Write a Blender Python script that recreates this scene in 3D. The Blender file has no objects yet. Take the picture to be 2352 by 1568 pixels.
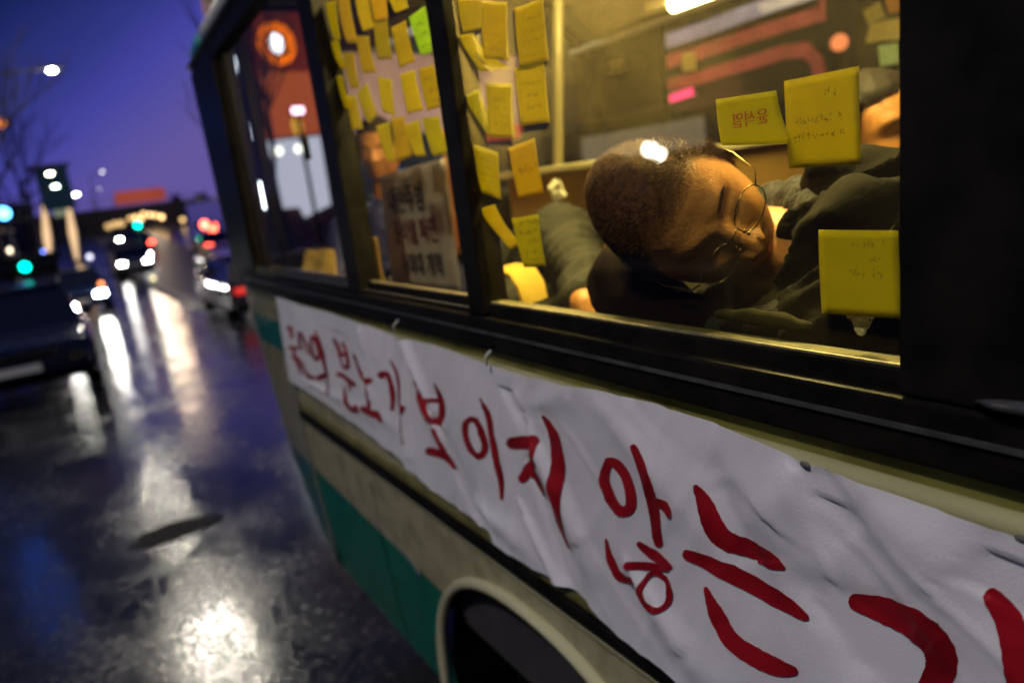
import bpy, bmesh, math, random
from mathutils import Vector, Matrix, noise
random.seed(7)
S = bpy.context.scene
C = S.collection
# ------------------------------------------------------------------ camera
CAM = Vector((-0.6, 0.0, 1.70)); F = 1624.535
R = Matrix(((0.83194416, 0.22739032, -0.50612504), (-0.5403741, 0.12497752, -0.83209161), (-0.12595533, 0.96575062, 0.22685016)))
cd = bpy.data.cameras.new('camera'); cam = bpy.data.objects.new('camera', cd); C.objects.link(cam)
cam.matrix_world = Matrix.Translation(CAM) @ R.to_4x4()
cd.sensor_width = 36; cd.lens = 24.865; cd.clip_start = 0.02; cd.clip_end = 3000
cd.dof.use_dof = True; cd.dof.focus_distance = 0.735; cd.dof.aperture_fstop = 2.7; cd.dof.aperture_blades = 0
S.camera = cam
# ------------------------------------------------------------------ sky
W = bpy.data.worlds.new('World'); S.world = W; W.use_nodes = True
wt = W.node_tree; wn = wt.nodes; wl = wt.links
bg = wn['Background']
sky = wn.new('ShaderNodeTexSky'); sky.sky_type = 'NISHITA'; sky.sun_disc = False
sky.sun_elevation = math.radians(-5); sky.sun_rotation = math.radians(25)
tc = wn.new('ShaderNodeTexCoord'); sep = wn.new('ShaderNodeSeparateXYZ'); wl.new(tc.outputs['Generated'], sep.inputs[0])
mx = wn.new('ShaderNodeMath'); mx.operation = 'MULTIPLY_ADD'; mx.inputs[1].default_value = -0.75
wl.new(sep.outputs['X'], mx.inputs[0]); wl.new(sep.outputs['Z'], mx.inputs[2])
nz = wn.new('ShaderNodeTexNoise'); nz.inputs['Scale'].default_value = 2.2; nz.inputs['Detail'].default_value = 3
wl.new(tc.outputs['Generated'], nz.inputs['Vector'])
na = wn.new('ShaderNodeMath'); na.operation = 'MULTIPLY_ADD'; na.inputs[1].default_value = 0.08
wl.new(nz.outputs['Fac'], na.inputs[0]); wl.new(mx.outputs[0], na.inputs[2])
rp = wn.new('ShaderNodeValToRGB'); wl.new(na.outputs[0], rp.inputs[0])
e = rp.color_ramp.elements
e[0].position = 0.0; e[0].color = (0.115, 0.085, 0.33, 1)
e[1].position = 0.62; e[1].color = (0.005, 0.012, 0.06, 1)
for p_, c_ in ((0.04, (0.095, 0.078, 0.34, 1)), (0.11, (0.053, 0.053, 0.34, 1)), (0.17, (0.028, 0.034, 0.22, 1)), (0.28, (0.003, 0.010, 0.08, 1))):
    x_ = e.new(p_); x_.color = c_
ad = wn.new('ShaderNodeMixRGB'); ad.blend_type = 'ADD'; ad.inputs[0].default_value = 0.08
wl.new(rp.outputs[0], ad.inputs[1]); wl.new(sky.outputs[0], ad.inputs[2]); wl.new(ad.outputs[0], bg.inputs[0])
bg.inputs[1].default_value = 1.0
S.view_settings.view_transform = 'Standard'; S.view_settings.look = 'None'; S.view_settings.exposure = 0.0; S.view_settings.gamma = 1.0
S.cycles.use_denoising = True; S.cycles.max_bounces = 8; S.cycles.transparent_max_bounces = 16
S.cycles.sample_clamp_indirect = 6; S.cycles.caustics_reflective = False; S.cycles.caustics_refractive = False
S.cycles.use_light_tree = True

# ------------------------------------------------------------------ helpers
def ray(u, v): return R @ Vector((u - 1176, -(v - 784), -F))
def PX(u, v, x):                       # point of a sight line on the upright plane x = const
    r = ray(u, v); return CAM + r * ((x - CAM.x) / r.x)
def PY(u, v, y):
    r = ray(u, v); return CAM + r * ((y - CAM.y) / r.y)
def PZ(u, v, z):
    r = ray(u, v); return CAM + r * ((z - CAM.z) / r.z)
def PD(u, v, d):                       # at optical depth d
    return CAM + ray(u, v) * (d / F)
def tag(o, label=None, cat=None, group=None, kind=None):
    if label: o['label'] = label
    if cat: o['category'] = cat
    if group: o['group'] = group
    if kind: o['kind'] = kind
    return o
def empty(name, loc=(0, 0, 0), rz=0.0, label=None, cat=None, group=None):
    o = bpy.data.objects.new(name, None); C.objects.link(o); o.location = loc; o.rotation_euler = (0, 0, rz)
    o.empty_display_size = 0.1
    return tag(o, label, cat, group)
def link(name, me, m=None, parent=None, smooth=False):
    o = bpy.data.objects.new(name, me); C.objects.link(o)
    if m: me.materials.append(m)
    if parent: o.parent = parent
    if smooth:
        for p in me.polygons: p.use_smooth = True
    return o
def mesh(name, vs, fs):
    me = bpy.data.meshes.new(name); me.from_pydata([tuple(v) for v in vs], [], fs); me.update(); return me
def copy_tree(o, parent=None):
    c = o.copy(); C.objects.link(c)
    if parent: c.parent = parent
    for ch in list(o.children): copy_tree(ch, c)
    return c
class MB:
    def __init__(s): s.v = []; s.f = []
    def add(s, vs, fs):
        n = len(s.v); s.v += [tuple(v) for v in vs]; s.f += [tuple(i + n for i in f) for f in fs]; return s
    def box(s, a, b, bev=0.0):
        (x0, y0, z0), (x1, y1, z1) = a, b
        x0, x1 = min(x0, x1), max(x0, x1); y0, y1 = min(y0, y1), max(y0, y1); z0, z1 = min(z0, z1), max(z0, z1)
        if bev <= 0:
            return s.add([(x0,y0,z0),(x1,y0,z0),(x1,y1,z0),(x0,y1,z0),(x0,y0,z1),(x1,y0,z1),(x1,y1,z1),(x0,y1,z1)],
                         [(0,3,2,1),(4,5,6,7),(0,1,5,4),(1,2,6,5),(2,3,7,6),(3,0,4,7)])
        bm = bmesh.new(); bmesh.ops.create_cube(bm, size=1)
        for v in bm.verts: v.co = Vector(((x0+x1)/2 + v.co.x*(x1-x0), (y0+y1)/2 + v.co.y*(y1-y0), (z0+z1)/2 + v.co.z*(z1-z0)))
        bmesh.ops.bevel(bm, geom=bm.edges[:], offset=bev, segments=2, affect='EDGES', profile=0.6)
        bm.verts.index_update()
        s.add([v.co[:] for v in bm.verts], [tuple(v.index for v in f.verts) for f in bm.faces]); bm.free(); return s
    def tube(s, pts, r, n=10, cap=True):
        pts = [Vector(p) for p in pts]; rs = r if isinstance(r, (list, tuple)) else [r] * len(pts)
        k = len(s.v); last = None
        for i, p in enumerate(pts):
            t = (pts[min(i+1, len(pts)-1)] - pts[max(i-1, 0)]).normalized()
            if last is None: last = t.orthogonal().normalized()
            a = (last - t * last.dot(t)); a = a.normalized() if a.length > 1e-6 else t.orthogonal().normalized()
            last = a; b = t.cross(a)
            for j in range(n):
                th = 2*math.pi*j/n; s.v.append(tuple(p + (a*math.cos(th) + b*math.sin(th)) * rs[i]))
        for i in range(len(pts)-1):
            for j in range(n):
                a0 = k+i*n+j; a1 = k+i*n+(j+1) % n; s.f.append((a0, a1, a1+n, a0+n))
        if cap:
            s.f.append(tuple(k+j for j in reversed(range(n)))); s.f.append(tuple(k+(len(pts)-1)*n+j for j in range(n)))
        return s
    def ball(s, c, rx, ry=None, rz=None, n=12, m=8):
        ry = ry or rx; rz = rz or rx; k = len(s.v); c = Vector(c)
        for i in range(m+1):
            ph = math.pi*i/m
            for j in range(n):
                th = 2*math.pi*j/n
                s.v.append((c.x+rx*math.sin(ph)*math.cos(th), c.y+ry*math.sin(ph)*math.sin(th), c.z+rz*math.cos(ph)))
        for i in range(m):
            for j in range(n):
                s.f.append((k+i*n+j, k+(i+1)*n+j, k+(i+1)*n+(j+1) % n, k+i*n+(j+1) % n))
        return s
    def lathe(s, prof, c, axis='x', n=28):      # prof = [(r, h)]
        k = len(s.v); c = Vector(c)
        for r, h in prof:
            for j in range(n):
                th = 2*math.pi*j/n; a, b = r*math.cos(th), r*math.sin(th)
                s.v.append(tuple(c + (Vector((h, a, b)) if axis == 'x' else Vector((a, h, b)) if axis == 'y' else Vector((a, b, h)))))
        for i in range(len(prof)-1):
            for j in range(n): s.f.append((k+i*n+j, k+i*n+(j+1) % n, k+(i+1)*n+(j+1) % n, k+(i+1)*n+j))
        return s
    def prism(s, poly, x0, x1, axis='x'):        # poly in the other two axes
        k = len(s.v); n = len(poly)
        for h in (x0, x1):
            for a, b in poly: s.v.append((h, a, b) if axis == 'x' else (a, h, b) if axis == 'y' else (a, b, h))
        s.f.append(tuple(k+i for i in reversed(range(n)))); s.f.append(tuple(k+n+i for i in range(n)))
        for i in range(n): s.f.append((k+i, k+(i+1) % n, k+n+(i+1) % n, k+n+i))
        return s
    def build(s, name, m, parent=None, smooth=False):
        me = mesh(name, s.v, s.f)
        bm = bmesh.new(); bm.from_mesh(me); bmesh.ops.recalc_face_normals(bm, faces=bm.faces[:]); bm.to_mesh(me); bm.free()
        o = link(name, me, m, parent, smooth)
        return o
# materials
def mat(name, col, rough=0.5, metal=0.0, var=0.0, scale=8.0, bump=0.0, bscale=40.0, emit=None, es=0.0, trans=0.0, spec=0.5, coat=0.0, col2=None, sheen=0.0):
    m = bpy.data.materials.new(name); m.use_nodes = True; t = m.node_tree; n = t.nodes; l = t.links
    b = n['Principled BSDF']; b.inputs['Base Color'].default_value = (*col, 1); b.inputs['Roughness'].default_value = rough
    b.inputs['Metallic'].default_value = metal; b.inputs['Specular IOR Level'].default_value = spec
    b.inputs['Coat Weight'].default_value = coat; b.inputs['Sheen Weight'].default_value = sheen
    tcn = n.new('ShaderNodeTexCoord')
    if var > 0 or col2:
        nn = n.new('ShaderNodeTexNoise'); nn.inputs['Scale'].default_value = scale; nn.inputs['Detail'].default_value = 6
        l.new(tcn.outputs['Object'], nn.inputs['Vector'])
        rr = n.new('ShaderNodeValToRGB'); rr.color_ramp.elements[0].position = 0.35; rr.color_ramp.elements[1].position = 0.65
        c2 = col2 or tuple(max(0, c*(1+var)) for c in col); c1 = col if col2 else tuple(c*(1-var) for c in col)
        rr.color_ramp.elements[0].color = (*c1, 1); rr.color_ramp.elements[1].color = (*c2, 1)
        l.new(nn.outputs['Fac'], rr.inputs[0]); l.new(rr.outputs[0], b.inputs['Base Color'])
        mr = n.new('ShaderNodeMapRange'); mr.inputs['To Min'].default_value = max(0.02, rough*0.8); mr.inputs['To Max'].default_value = min(1, rough*1.2)
        l.new(nn.outputs['Fac'], mr.inputs['Value']); l.new(mr.outputs[0], b.inputs['Roughness'])
    if bump > 0:
        n2 = n.new('ShaderNodeTexNoise'); n2.inputs['Scale'].default_value = bscale; n2.inputs['Detail'].default_value = 5
        l.new(tcn.outputs['Object'], n2.inputs['Vector'])
        bp = n.new('ShaderNodeBump'); bp.inputs['Strength'].default_value = bump; bp.inputs['Distance'].default_value = 0.01
        l.new(n2.outputs['Fac'], bp.inputs['Height']); l.new(bp.outputs[0], b.inputs['Normal'])
    if emit:
        b.inputs['Emission Color'].default_value = (*emit, 1); b.inputs['Emission Strength'].default_value = es
    if trans > 0:
        out = n['Material Output']; tr = n.new('ShaderNodeBsdfTranslucent'); mxs = n.new('ShaderNodeMixShader'); mxs.inputs[0].default_value = trans
        tr.inputs[0].default_value = (*col, 1)
        l.new(b.outputs[0], mxs.inputs[1]); l.new(tr.outputs[0], mxs.inputs[2]); l.new(mxs.outputs[0], out.inputs[0])
    return m
def glow(name, col, s):
    m = bpy.data.materials.new(name); m.use_nodes = True; t = m.node_tree
    t.nodes.remove(t.nodes['Principled BSDF']); em = t.nodes.new('ShaderNodeEmission')
    em.inputs[0].default_value = (*col, 1); em.inputs[1].default_value = s
    t.links.new(em.outputs[0], t.nodes['Material Output'].inputs[0]); return m
def glass_mat(name, tint, dirt=0.0, refl=1.0, dscale=1.0):
    m = bpy.data.materials.new(name); m.use_nodes = True; t = m.node_tree; n = t.nodes; l = t.links
    n.remove(n['Principled BSDF']); out = n['Material Output']
    tr = n.new('ShaderNodeBsdfTransparent'); tr.inputs[0].default_value = (*tint, 1)
    gl = n.new('ShaderNodeBsdfGlossy'); gl.inputs['Roughness'].default_value = 0.015
    lw = n.new('ShaderNodeLayerWeight'); lw.inputs[0].default_value = 0.5
    pw = n.new('ShaderNodeMath'); pw.operation = 'POWER'; pw.inputs[1].default_value = 4.5; l.new(lw.outputs['Facing'], pw.inputs[0])
    fm = n.new('ShaderNodeMath'); fm.operation = 'MULTIPLY_ADD'; fm.inputs[1].default_value = 0.8*refl; fm.inputs[2].default_value = 0.07*refl; l.new(pw.outputs[0], fm.inputs[0])
    mix = n.new('ShaderNodeMixShader'); l.new(fm.outputs[0], mix.inputs[0]); l.new(tr.outputs[0], mix.inputs[1]); l.new(gl.outputs[0], mix.inputs[2])
    last = mix
    if dirt > 0:        # wiped-dust fibres and smears on the pane
        tcn = n.new('ShaderNodeTexCoord'); mp = n.new('ShaderNodeMapping'); l.new(tcn.outputs['Object'], mp.inputs[0])
        n0 = n.new('ShaderNodeTexNoise'); n0.inputs['Scale'].default_value = 60; n0.inputs['Detail'].default_value = 4; n0.inputs['Distortion'].default_value = 2.5
        l.new(mp.outputs[0], n0.inputs['Vector'])
        vo = n.new('ShaderNodeTexNoise'); vo.inputs['Scale'].default_value = 210*dscale; vo.inputs['Detail'].default_value = 6; vo.inputs['Roughness'].default_value = .75; vo.inputs['Distortion'].default_value = .6
        l.new(mp.outputs[0], vo.inputs['Vector'])
        fr1 = n.new('ShaderNodeMath'); fr1.operation = 'SUBTRACT'; fr1.inputs[1].default_value = 0.5; l.new(vo.outputs['Fac'], fr1.inputs[0])
        ab = n.new('ShaderNodeMath'); ab.operation = 'ABSOLUTE'; l.new(fr1.outputs[0], ab.inputs[0])
        r1 = n.new('ShaderNodeValToRGB'); r1.color_ramp.elements[0].position = 0.36; r1.color_ramp.elements[1].position = 0.74
        r1.color_ramp.elements[1].color = (1, 1, 1, 1); r1.color_ramp.elements[0].color = (0.08, 0.08, 0.08, 1); l.new(vo.outputs['Fac'], r1.inputs[0])
        nb = n.new('ShaderNodeTexNoise'); nb.inputs['Scale'].default_value = 3.5; nb.inputs['Detail'].default_value = 3; l.new(mp.outputs[0], nb.inputs['Vector'])
        r2 = n.new('ShaderNodeValToRGB'); r2.color_ramp.elements[0].position = 0.42; r2.color_ramp.elements[1].position = 0.62
        r2.color_ramp.elements[0].color = (0.35, 0.35, 0.35, 1); l.new(nb.outputs['Fac'], r2.inputs[0])
        # dust lies thicker in the upper half of the pane
        sx = n.new('ShaderNodeSeparateXYZ'); l.new(tcn.outputs['Object'], sx.inputs[0])
        mr = n.new('ShaderNodeMapRange'); mr.inputs['From Min'].default_value = 1.68; mr.inputs['From Max'].default_value = 1.79; mr.inputs['To Min'].default_value = 0.06
        l.new(sx.outputs['Z'], mr.inputs['Value'])
        a = n.new('ShaderNodeMath'); a.operation = 'MULTIPLY'; l.new(r1.outputs[0], a.inputs[0]); l.new(r2.outputs[0], a.inputs[1])
        a1 = n.new('ShaderNodeMath'); a1.operation = 'MULTIPLY'; l.new(a.outputs[0], a1.inputs[0]); l.new(mr.outputs[0], a1.inputs[1])
        a2 = n.new('ShaderNodeMath'); a2.operation = 'MULTIPLY'; a2.inputs[1].default_value = dirt; l.new(a1.outputs[0], a2.inputs[0])
        df = n.new('ShaderNodeBsdfTranslucent'); df.inputs[0].default_value = (0.80, 0.64, 0.22, 1)
        d2 = n.new('ShaderNodeBsdfDiffuse'); d2.inputs[0].default_value = (0.5, 0.47, 0.36, 1)
        md = n.new('ShaderNodeMixShader'); md.inputs[0].default_value = 0.3; l.new(df.outputs[0], md.inputs[1]); l.new(d2.outputs[0], md.inputs[2])
        ml = n.new('ShaderNodeMixShader'); l.new(a2.outputs[0], ml.inputs[0]); l.new(mix.outputs[0], ml.inputs[1]); l.new(md.outputs[0], ml.inputs[2])
        last = ml
    l.new(last.outputs[0], out.inputs[0]); return m

# ------------------------------------------------------------------ ground
def road_material():
    m = bpy.data.materials.new('wet_asphalt'); m.use_nodes = True; t = m.node_tree; n = t.nodes; l = t.links; b = n['Principled BSDF']
    tcn = n.new('ShaderNodeTexCoord')
    def noi(sc, det=5, dist=0.0, vec=None):
        q = n.new('ShaderNodeTexNoise'); q.inputs['Scale'].default_value = sc; q.inputs['Detail'].default_value = det; q.inputs['Distortion'].default_value = dist
        l.new(vec or tcn.outputs['Object'], q.inputs['Vector']); return q.outputs['Fac']
    mp = n.new('ShaderNodeMapping'); mp.inputs['Scale'].default_value = (1.0, 0.6, 1); l.new(tcn.outputs['Object'], mp.inputs[0])
    wet = n.new('ShaderNodeValToRGB'); wet.color_ramp.elements[0].position = 0.40; wet.color_ramp.elements[1].position = 0.60
    wet.color_ramp.elements[0].color = (0.055, 0.055, 0.055, 1); wet.color_ramp.elements[1].color = (0.19, 0.19, 0.19, 1)
    l.new(noi(1.9, 10, 0.3, mp.outputs[0]), wet.inputs[0])
    g1 = n.new('ShaderNodeMapRange'); g1.inputs['From Min'].default_value = .35; g1.inputs['From Max'].default_value = .7; g1.inputs['To Min'].default_value = -.03; g1.inputs['To Max'].default_value = .16; l.new(noi(28, 6), g1.inputs['Value'])
    ra = n.new('ShaderNodeMath'); ra.operation = 'ADD'; ra.use_clamp = True; l.new(wet.outputs[0], ra.inputs[0]); l.new(g1.outputs[0], ra.inputs[1])
    rm = n.new('ShaderNodeMath'); rm.operation = 'MAXIMUM'; rm.inputs[1].default_value = .06; l.new(ra.outputs[0], rm.inputs[0]); l.new(rm.outputs[0], b.inputs['Roughness'])
    cr = n.new('ShaderNodeValToRGB'); cr.color_ramp.elements[0].position = 0.3; cr.color_ramp.elements[1].position = 0.75
    cr.color_ramp.elements[0].color = (0.006, 0.006, 0.009, 1); cr.color_ramp.elements[1].color = (0.035, 0.034, 0.038, 1)
    l.new(noi(55, 8), cr.inputs[0]); l.new(cr.outputs[0], b.inputs['Base Color'])
    vo = n.new('ShaderNodeTexVoronoi'); vo.inputs['Scale'].default_value = 85; l.new(tcn.outputs['Object'], vo.inputs['Vector'])
    b1 = n.new('ShaderNodeBump'); b1.inputs['Strength'].default_value = 0.09; b1.inputs['Distance'].default_value = 0.006; l.new(vo.outputs['Distance'], b1.inputs['Height'])
    b2 = n.new('ShaderNodeBump'); b2.inputs['Strength'].default_value = 0.035; b2.inputs['Distance'].default_value = 0.02
    l.new(noi(16, 5, 0, None), b2.inputs['Height']); l.new(b1.outputs[0], b2.inputs['Normal']); l.new(b2.outputs[0], b.inputs['Normal'])
    b.inputs['Specular IOR Level'].default_value = 0.6
    return m
M_road = road_material()
vs = []; fs = []
# the street rises to a low crest some 70 m ahead
ys = [-30, -10, 0, 2, 3, 3.5, 4, 4.5, 5, 6, 7, 8, 10, 12, 14, 16, 18, 20, 22, 24, 27, 30, 34, 38, 42, 46, 50, 55, 60, 68, 75, 82, 90, 105, 120, 140, 160, 190, 220, 400, 1500]
GT = [(-30, 0), (3, 0), (6, -.09), (10, -.28), (14, -.48), (18, -.68), (22, -.84), (27, -.96), (33, -1.0), (40, -.92), (50, -.6), (60, -.15), (75, .7), (90, 1.6), (120, 3.2), (160, 4.6), (220, 5.6), (400, 6), (1500, 6)]
def gz(y):
    for (a, p), (b, q) in zip(GT, GT[1:]):
        if y <= b: return p + (q-p)*max(0, (y-a))/(b-a)
    return 6.0
xs = [-900, -200, -60, -20, -8, 0, 8, 20, 60, 200, 900]
for y in ys:
    for x in xs: vs.append((x, y, gz(y)))
for i in range(len(ys)-1):
    for j in range(len(xs)-1):
        a = i*len(xs)+j; fs.append((a, a+1, a+1+len(xs), a+len(xs)))
road = link('road', mesh('road', vs, fs), M_road, None, True); tag(road, kind='structure')
M_patch = mat('old_asphalt_patch', (0.022, 0.020, 0.018), 0.8, var=0.3, scale=20, bump=0.5, bscale=60, spec=0.2)
def ground_blob(name, pts, z, m, mb=None):
    me = mesh(name, [(p[0], p[1], gz(p[1])+z+.002) for p in pts], [tuple(range(len(pts)))]); o = link(name, me, m); return tag(o, kind='structure')
ring = []
for i in range(40):
    th = 2*math.pi*i/40; wob = 1 + 0.10*math.sin(3*th+1) + 0.06*math.sin(7*th) + .04*math.sin(11*th+2)
    q = PZ(402 + 100*math.cos(th)*wob - 0*math.sin(th), 1218 - 14*math.cos(th)*wob*2.2 + 21*math.sin(th)*wob, -0.035)
    ring.append((q.x, q.y))
ground_blob('road_patch', ring, 0.004, M_patch)
M_side = mat('pavement_blocks', (0.055, 0.052, 0.05), 0.5, var=0.25, scale=3, bump=0.3, bscale=30)
def strip(name, x0, x1, h, m):
    mb = MB(); yy = [y for y in ys if -10 <= y <= 75]
    for y in yy: mb.v += [(x0, y, gz(y)-.2), (x0, y, gz(y)+h), (x1, y, gz(y)+h), (x1, y, gz(y)-.2)]
    for i in range(len(yy)-1):
        for k in range(3): a = 4*i+k; mb.f.append((a, a+1, a+5, a+4))
    mb.build(name, m)['kind'] = 'structure'
strip('pavement', 2.6, 7.0, .14, M_side)
M_kerb = mat('kerb_stone', (0.22, 0.21, 0.2), 0.45, var=0.2, scale=5)
strip('kerb', 2.42, 2.597, .15, M_kerb)
M_line = mat('road_paint', (0.5, 0.48, 0.4), 0.5, var=0.3, scale=9)
mb = MB()
for k in range(14):
    y0 = 22 + k*7; x0 = 2.2 + (y0-22)*0.085
    mb.add([(x0, y0, gz(y0)+.006), (x0+.15, y0, gz(y0)+.006), (x0+.15+.25, y0+3, gz(y0+3)+.006), (x0+.25, y0+3, gz(y0+3)+.006)], [(0, 1, 2, 3)])
mb.build('lane_marking', M_line)['kind'] = 'structure'

# ------------------------------------------------------------------ street lamps
M_pole = mat('lamp_pole_grey', (0.10, 0.10, 0.12), 0.5, 0.4, var=0.15)
def street_lamp(base, head, label, power=18.0, size=0.22, col=(1.0, 0.93, 0.78), light=None, grp='street lamps along the road'):
    bx, by, bz = base; hx, hy, hz = head
    t = empty('street_lamp', base, 0, label, 'street lamp', grp)
    mb = MB(); mb.tube([(0, 0, 0), (0, 0, 0.5), (0, 0, hz-bz-0.6)], [0.13, 0.09, 0.055], 12)
    mb.box((-.2, -.2, 0), (.2, .2, .05)); mb.build('pole', M_pole, t)
    d = Vector((hx-bx, hy-by, 0)); L = d.length or .001; d = d/L
    arm = [Vector((0, 0, hz-bz-0.6)) + d*(L*s) + Vector((0, 0, 0.62*math.sin(s*math.pi/2))) for s in (0, .15, .35, .6, .85, 1)]
    MB().tube(arm, [.05, .05, .045, .04, .035, .03], 8).build('arm', M_pole, t)
    c = Vector((hx-bx, hy-by, hz-bz)); hd = MB(); hd.ball(c + Vector((0, 0, 0.05)), .34, .17, .08, 16, 8); hd.build('lamp_head', M_pole, t, True)
    g = glow('street_lamp_glow', col, power)
    MB().ball(c - Vector((0, 0, 0.02)), size*1.1, size*.8, size*.36, 16, 8).build('bulb', g, t, True)
    if light:
        ld = bpy.data.lights.new('street_lamp_light', 'POINT'); ld.energy = light; ld.color = col; ld.shadow_soft_size = 0.16
        lo = bpy.data.objects.new('street_lamp_light', ld); C.objects.link(lo); lo.parent = t; lo.location = c - Vector((0, 0, 0.25))
    return t
h1 = PY(118, 160, 27)
street_lamp((h1.x-4.0, 27, gz(27)), tuple(h1), 'street lamp with white light on a long arm, high at the left against the sky', 1500, .095, light=60)
h2 = Vector((0.55, 18.0, 8.6))
street_lamp((-5.0, 18.0, gz(18)), tuple(h2), 'near street lamp whose arm reaches out above the bus front', 1100, .20, light=60)
street_lamp((-5.2, -1.2, 0), (-3.4, -1.0, 6.4), 'street lamp beside the camera that lights the side of the bus', 60, .26, (1.0, 0.95, 0.90), light=520)
for (u, v, y, s) in ((114, 398, 52, 60), (127, 427, 50, 35), (130, 450, 58, 60), (175, 446, 64, 60), (235, 394, 110, 14), (228, 434, 140, 6)):
    h = PY(u, v, y)
    lab = {114: 'white street lamp standing before the teal gantry top', 127: 'pale green tinted street lamp below the gantry top', 130: 'street lamp glowing between the lit gantry pillars',
           175: 'bright street lamp just right of the teal gantry', 235: 'small faint lamp alone in the sky above the overpass', 228: 'faintest street lamp just above the overpass deck'}[u]
    street_lamp((h.x-1.6, y, gz(y)), tuple(h), lab, s, .15, (0.75, 1.0, 0.85) if u == 127 else (1.0, 0.88, 0.6) if u in (114, 130) else (1, .97, .85))

# ------------------------------------------------------------------ the bus
M_cream = mat('cream_bus_paint', (0.40, 0.37, 0.20), 0.22, var=0.1, scale=4, coat=0.3)
M_black = mat('black_window_rubber', (0.008, 0.007, 0.006), 0.42, var=0.4, scale=20, bump=0.05, spec=0.10)
M_alu = mat('dull_aluminium_rail', (0.16, 0.155, 0.15), 0.32, 0.7, var=0.25, scale=30)
M_int = mat('cream_bus_lining', (0.60, 0.52, 0.30), 0.6, var=0.1)
M_seat = mat('dark_seat_cloth', (0.035, 0.03, 0.035), 0.85, var=0.3, bump=0.2)
def livery():
    m = bpy.data.materials.new('bus_livery_paint'); m.use_nodes = True; t = m.node_tree; n = t.nodes; l = t.links; b = n['Principled BSDF']
    tcn = n.new('ShaderNodeTexCoord'); sx = n.new('ShaderNodeSeparateXYZ'); l.new(tcn.outputs['Object'], sx.inputs[0])
    def step(src, thr, lt=False):
        q = n.new('ShaderNodeMath'); q.operation = 'LESS_THAN' if lt else 'GREATER_THAN'; q.inputs[1].default_value = thr; l.new(src, q.inputs[0]); return q.outputs[0]
    def mixc(f, a, bb):
        q = n.new('ShaderNodeMixRGB'); l.new(f, q.inputs[0])
        for i, c in ((1, a), (2, bb)):
            if isinstance(c, tuple): q.inputs[i].default_value = (*c, 1)
            else: l.new(c, q.inputs[i])
        return q.outputs[0]
    z = sx.outputs['Z']
    nn = n.new('ShaderNodeTexNoise'); nn.inputs['Scale'].default_value = 14; nn.inputs['Detail'].default_value = 7; l.new(tcn.outputs['Object'], nn.inputs['Vector'])
    # green lower band whose top edge swings down towards the rear
    sl = n.new('ShaderNodeMath'); sl.operation = 'MULTIPLY_ADD'; sl.inputs[1].default_value = -0.035; l.new(sx.outputs['Y'], sl.inputs[0]); l.new(z, sl.inputs[2])
    c0 = mixc(step(sl.outputs[0], 0.672, True), (0.42, 0.385, 0.23), (0.0, 0.17, 0.11))
    up = n.new('ShaderNodeMath'); up.operation = 'MULTIPLY'; l.new(step(z, 1.19), up.inputs[0]); l.new(step(z, 1.30, True), up.inputs[1])
    c1 = mixc(up.outputs[0], c0, (0.0, 0.22, 0.19))
    # olive under the windows: grime plus painted shade and yellow light; speckle everywhere
    gr = n.new('ShaderNodeMath'); gr.operation = 'MULTIPLY'; l.new(step(z, 1.372), gr.inputs[0]); gr.inputs[1].default_value = 1.0
    c2 = mixc(gr.outputs[0], c1, (0.20, 0.185, 0.045))
    dr = n.new('ShaderNodeValToRGB'); dr.color_ramp.elements[0].position = 0.36; dr.color_ramp.elements[1].position = 0.55
    dr.color_ramp.elements[0].color = (0.5, 0.47, 0.4, 1); dr.color_ramp.elements[1].color = (1, 1, 1, 1); l.new(nn.outputs['Fac'], dr.inputs[0])
    mu = n.new('ShaderNodeMixRGB'); mu.blend_type = 'MULTIPLY'; mu.inputs[0].default_value = 0.6; l.new(c2, mu.inputs[1]); l.new(dr.outputs[0], mu.inputs[2])
    l.new(mu.outputs[0], b.inputs['Base Color'])
    mr = n.new('ShaderNodeMapRange'); mr.inputs['To Min'].default_value = 0.24; mr.inputs['To Max'].default_value = 0.42; l.new(nn.outputs['Fac'], mr.inputs['Value']); l.new(mr.outputs[0], b.inputs['Roughness'])
    b.inputs['Coat Weight'].default_value = 0.06; b.inputs['Specular IOR Level'].default_value = 0.35
    n2 = n.new('ShaderNodeTexNoise'); n2.inputs['Scale'].default_value = 3; l.new(tcn.outputs['Object'], n2.inputs['Vector'])
    bp = n.new('ShaderNodeBump'); bp.inputs['Strength'].default_value = 0.25; bp.inputs['Distance'].default_value = 0.02; l.new(n2.outputs['Fac'], bp.inputs['Height']); l.new(bp.outputs[0], b.inputs['Normal'])
    return m
M_liv = livery()
bus = empty('bus', (0, 0, 0), 0, 'cream and green bus with black window frames and a white banner along its side', 'bus')
BW = 2.0; YB = -5.0; Z0 = 0.35; ZS = 1.495; ZB = 1.408
AY, AZ, AR = 1.05, 0.40, 0.48        # wheel arch
def yfront(z):
    if z > 1.35: return 3.10
    return 2.66 + 0.44 * max(0, min(1, (z-0.30)/1.05))**0.8
def sidex(y, z):          # how far the body is from the side plane, inwards +
    b = 0.0
    if z < 0.92: b += 0.03 * ((0.92-z)/0.57)**2          # tumble-under
    yf = yfront(z); r = 0.10
    if y > yf - r: b += r - math.sqrt(max(0, r*r - (y-(yf-r))**2))
    return b
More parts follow.
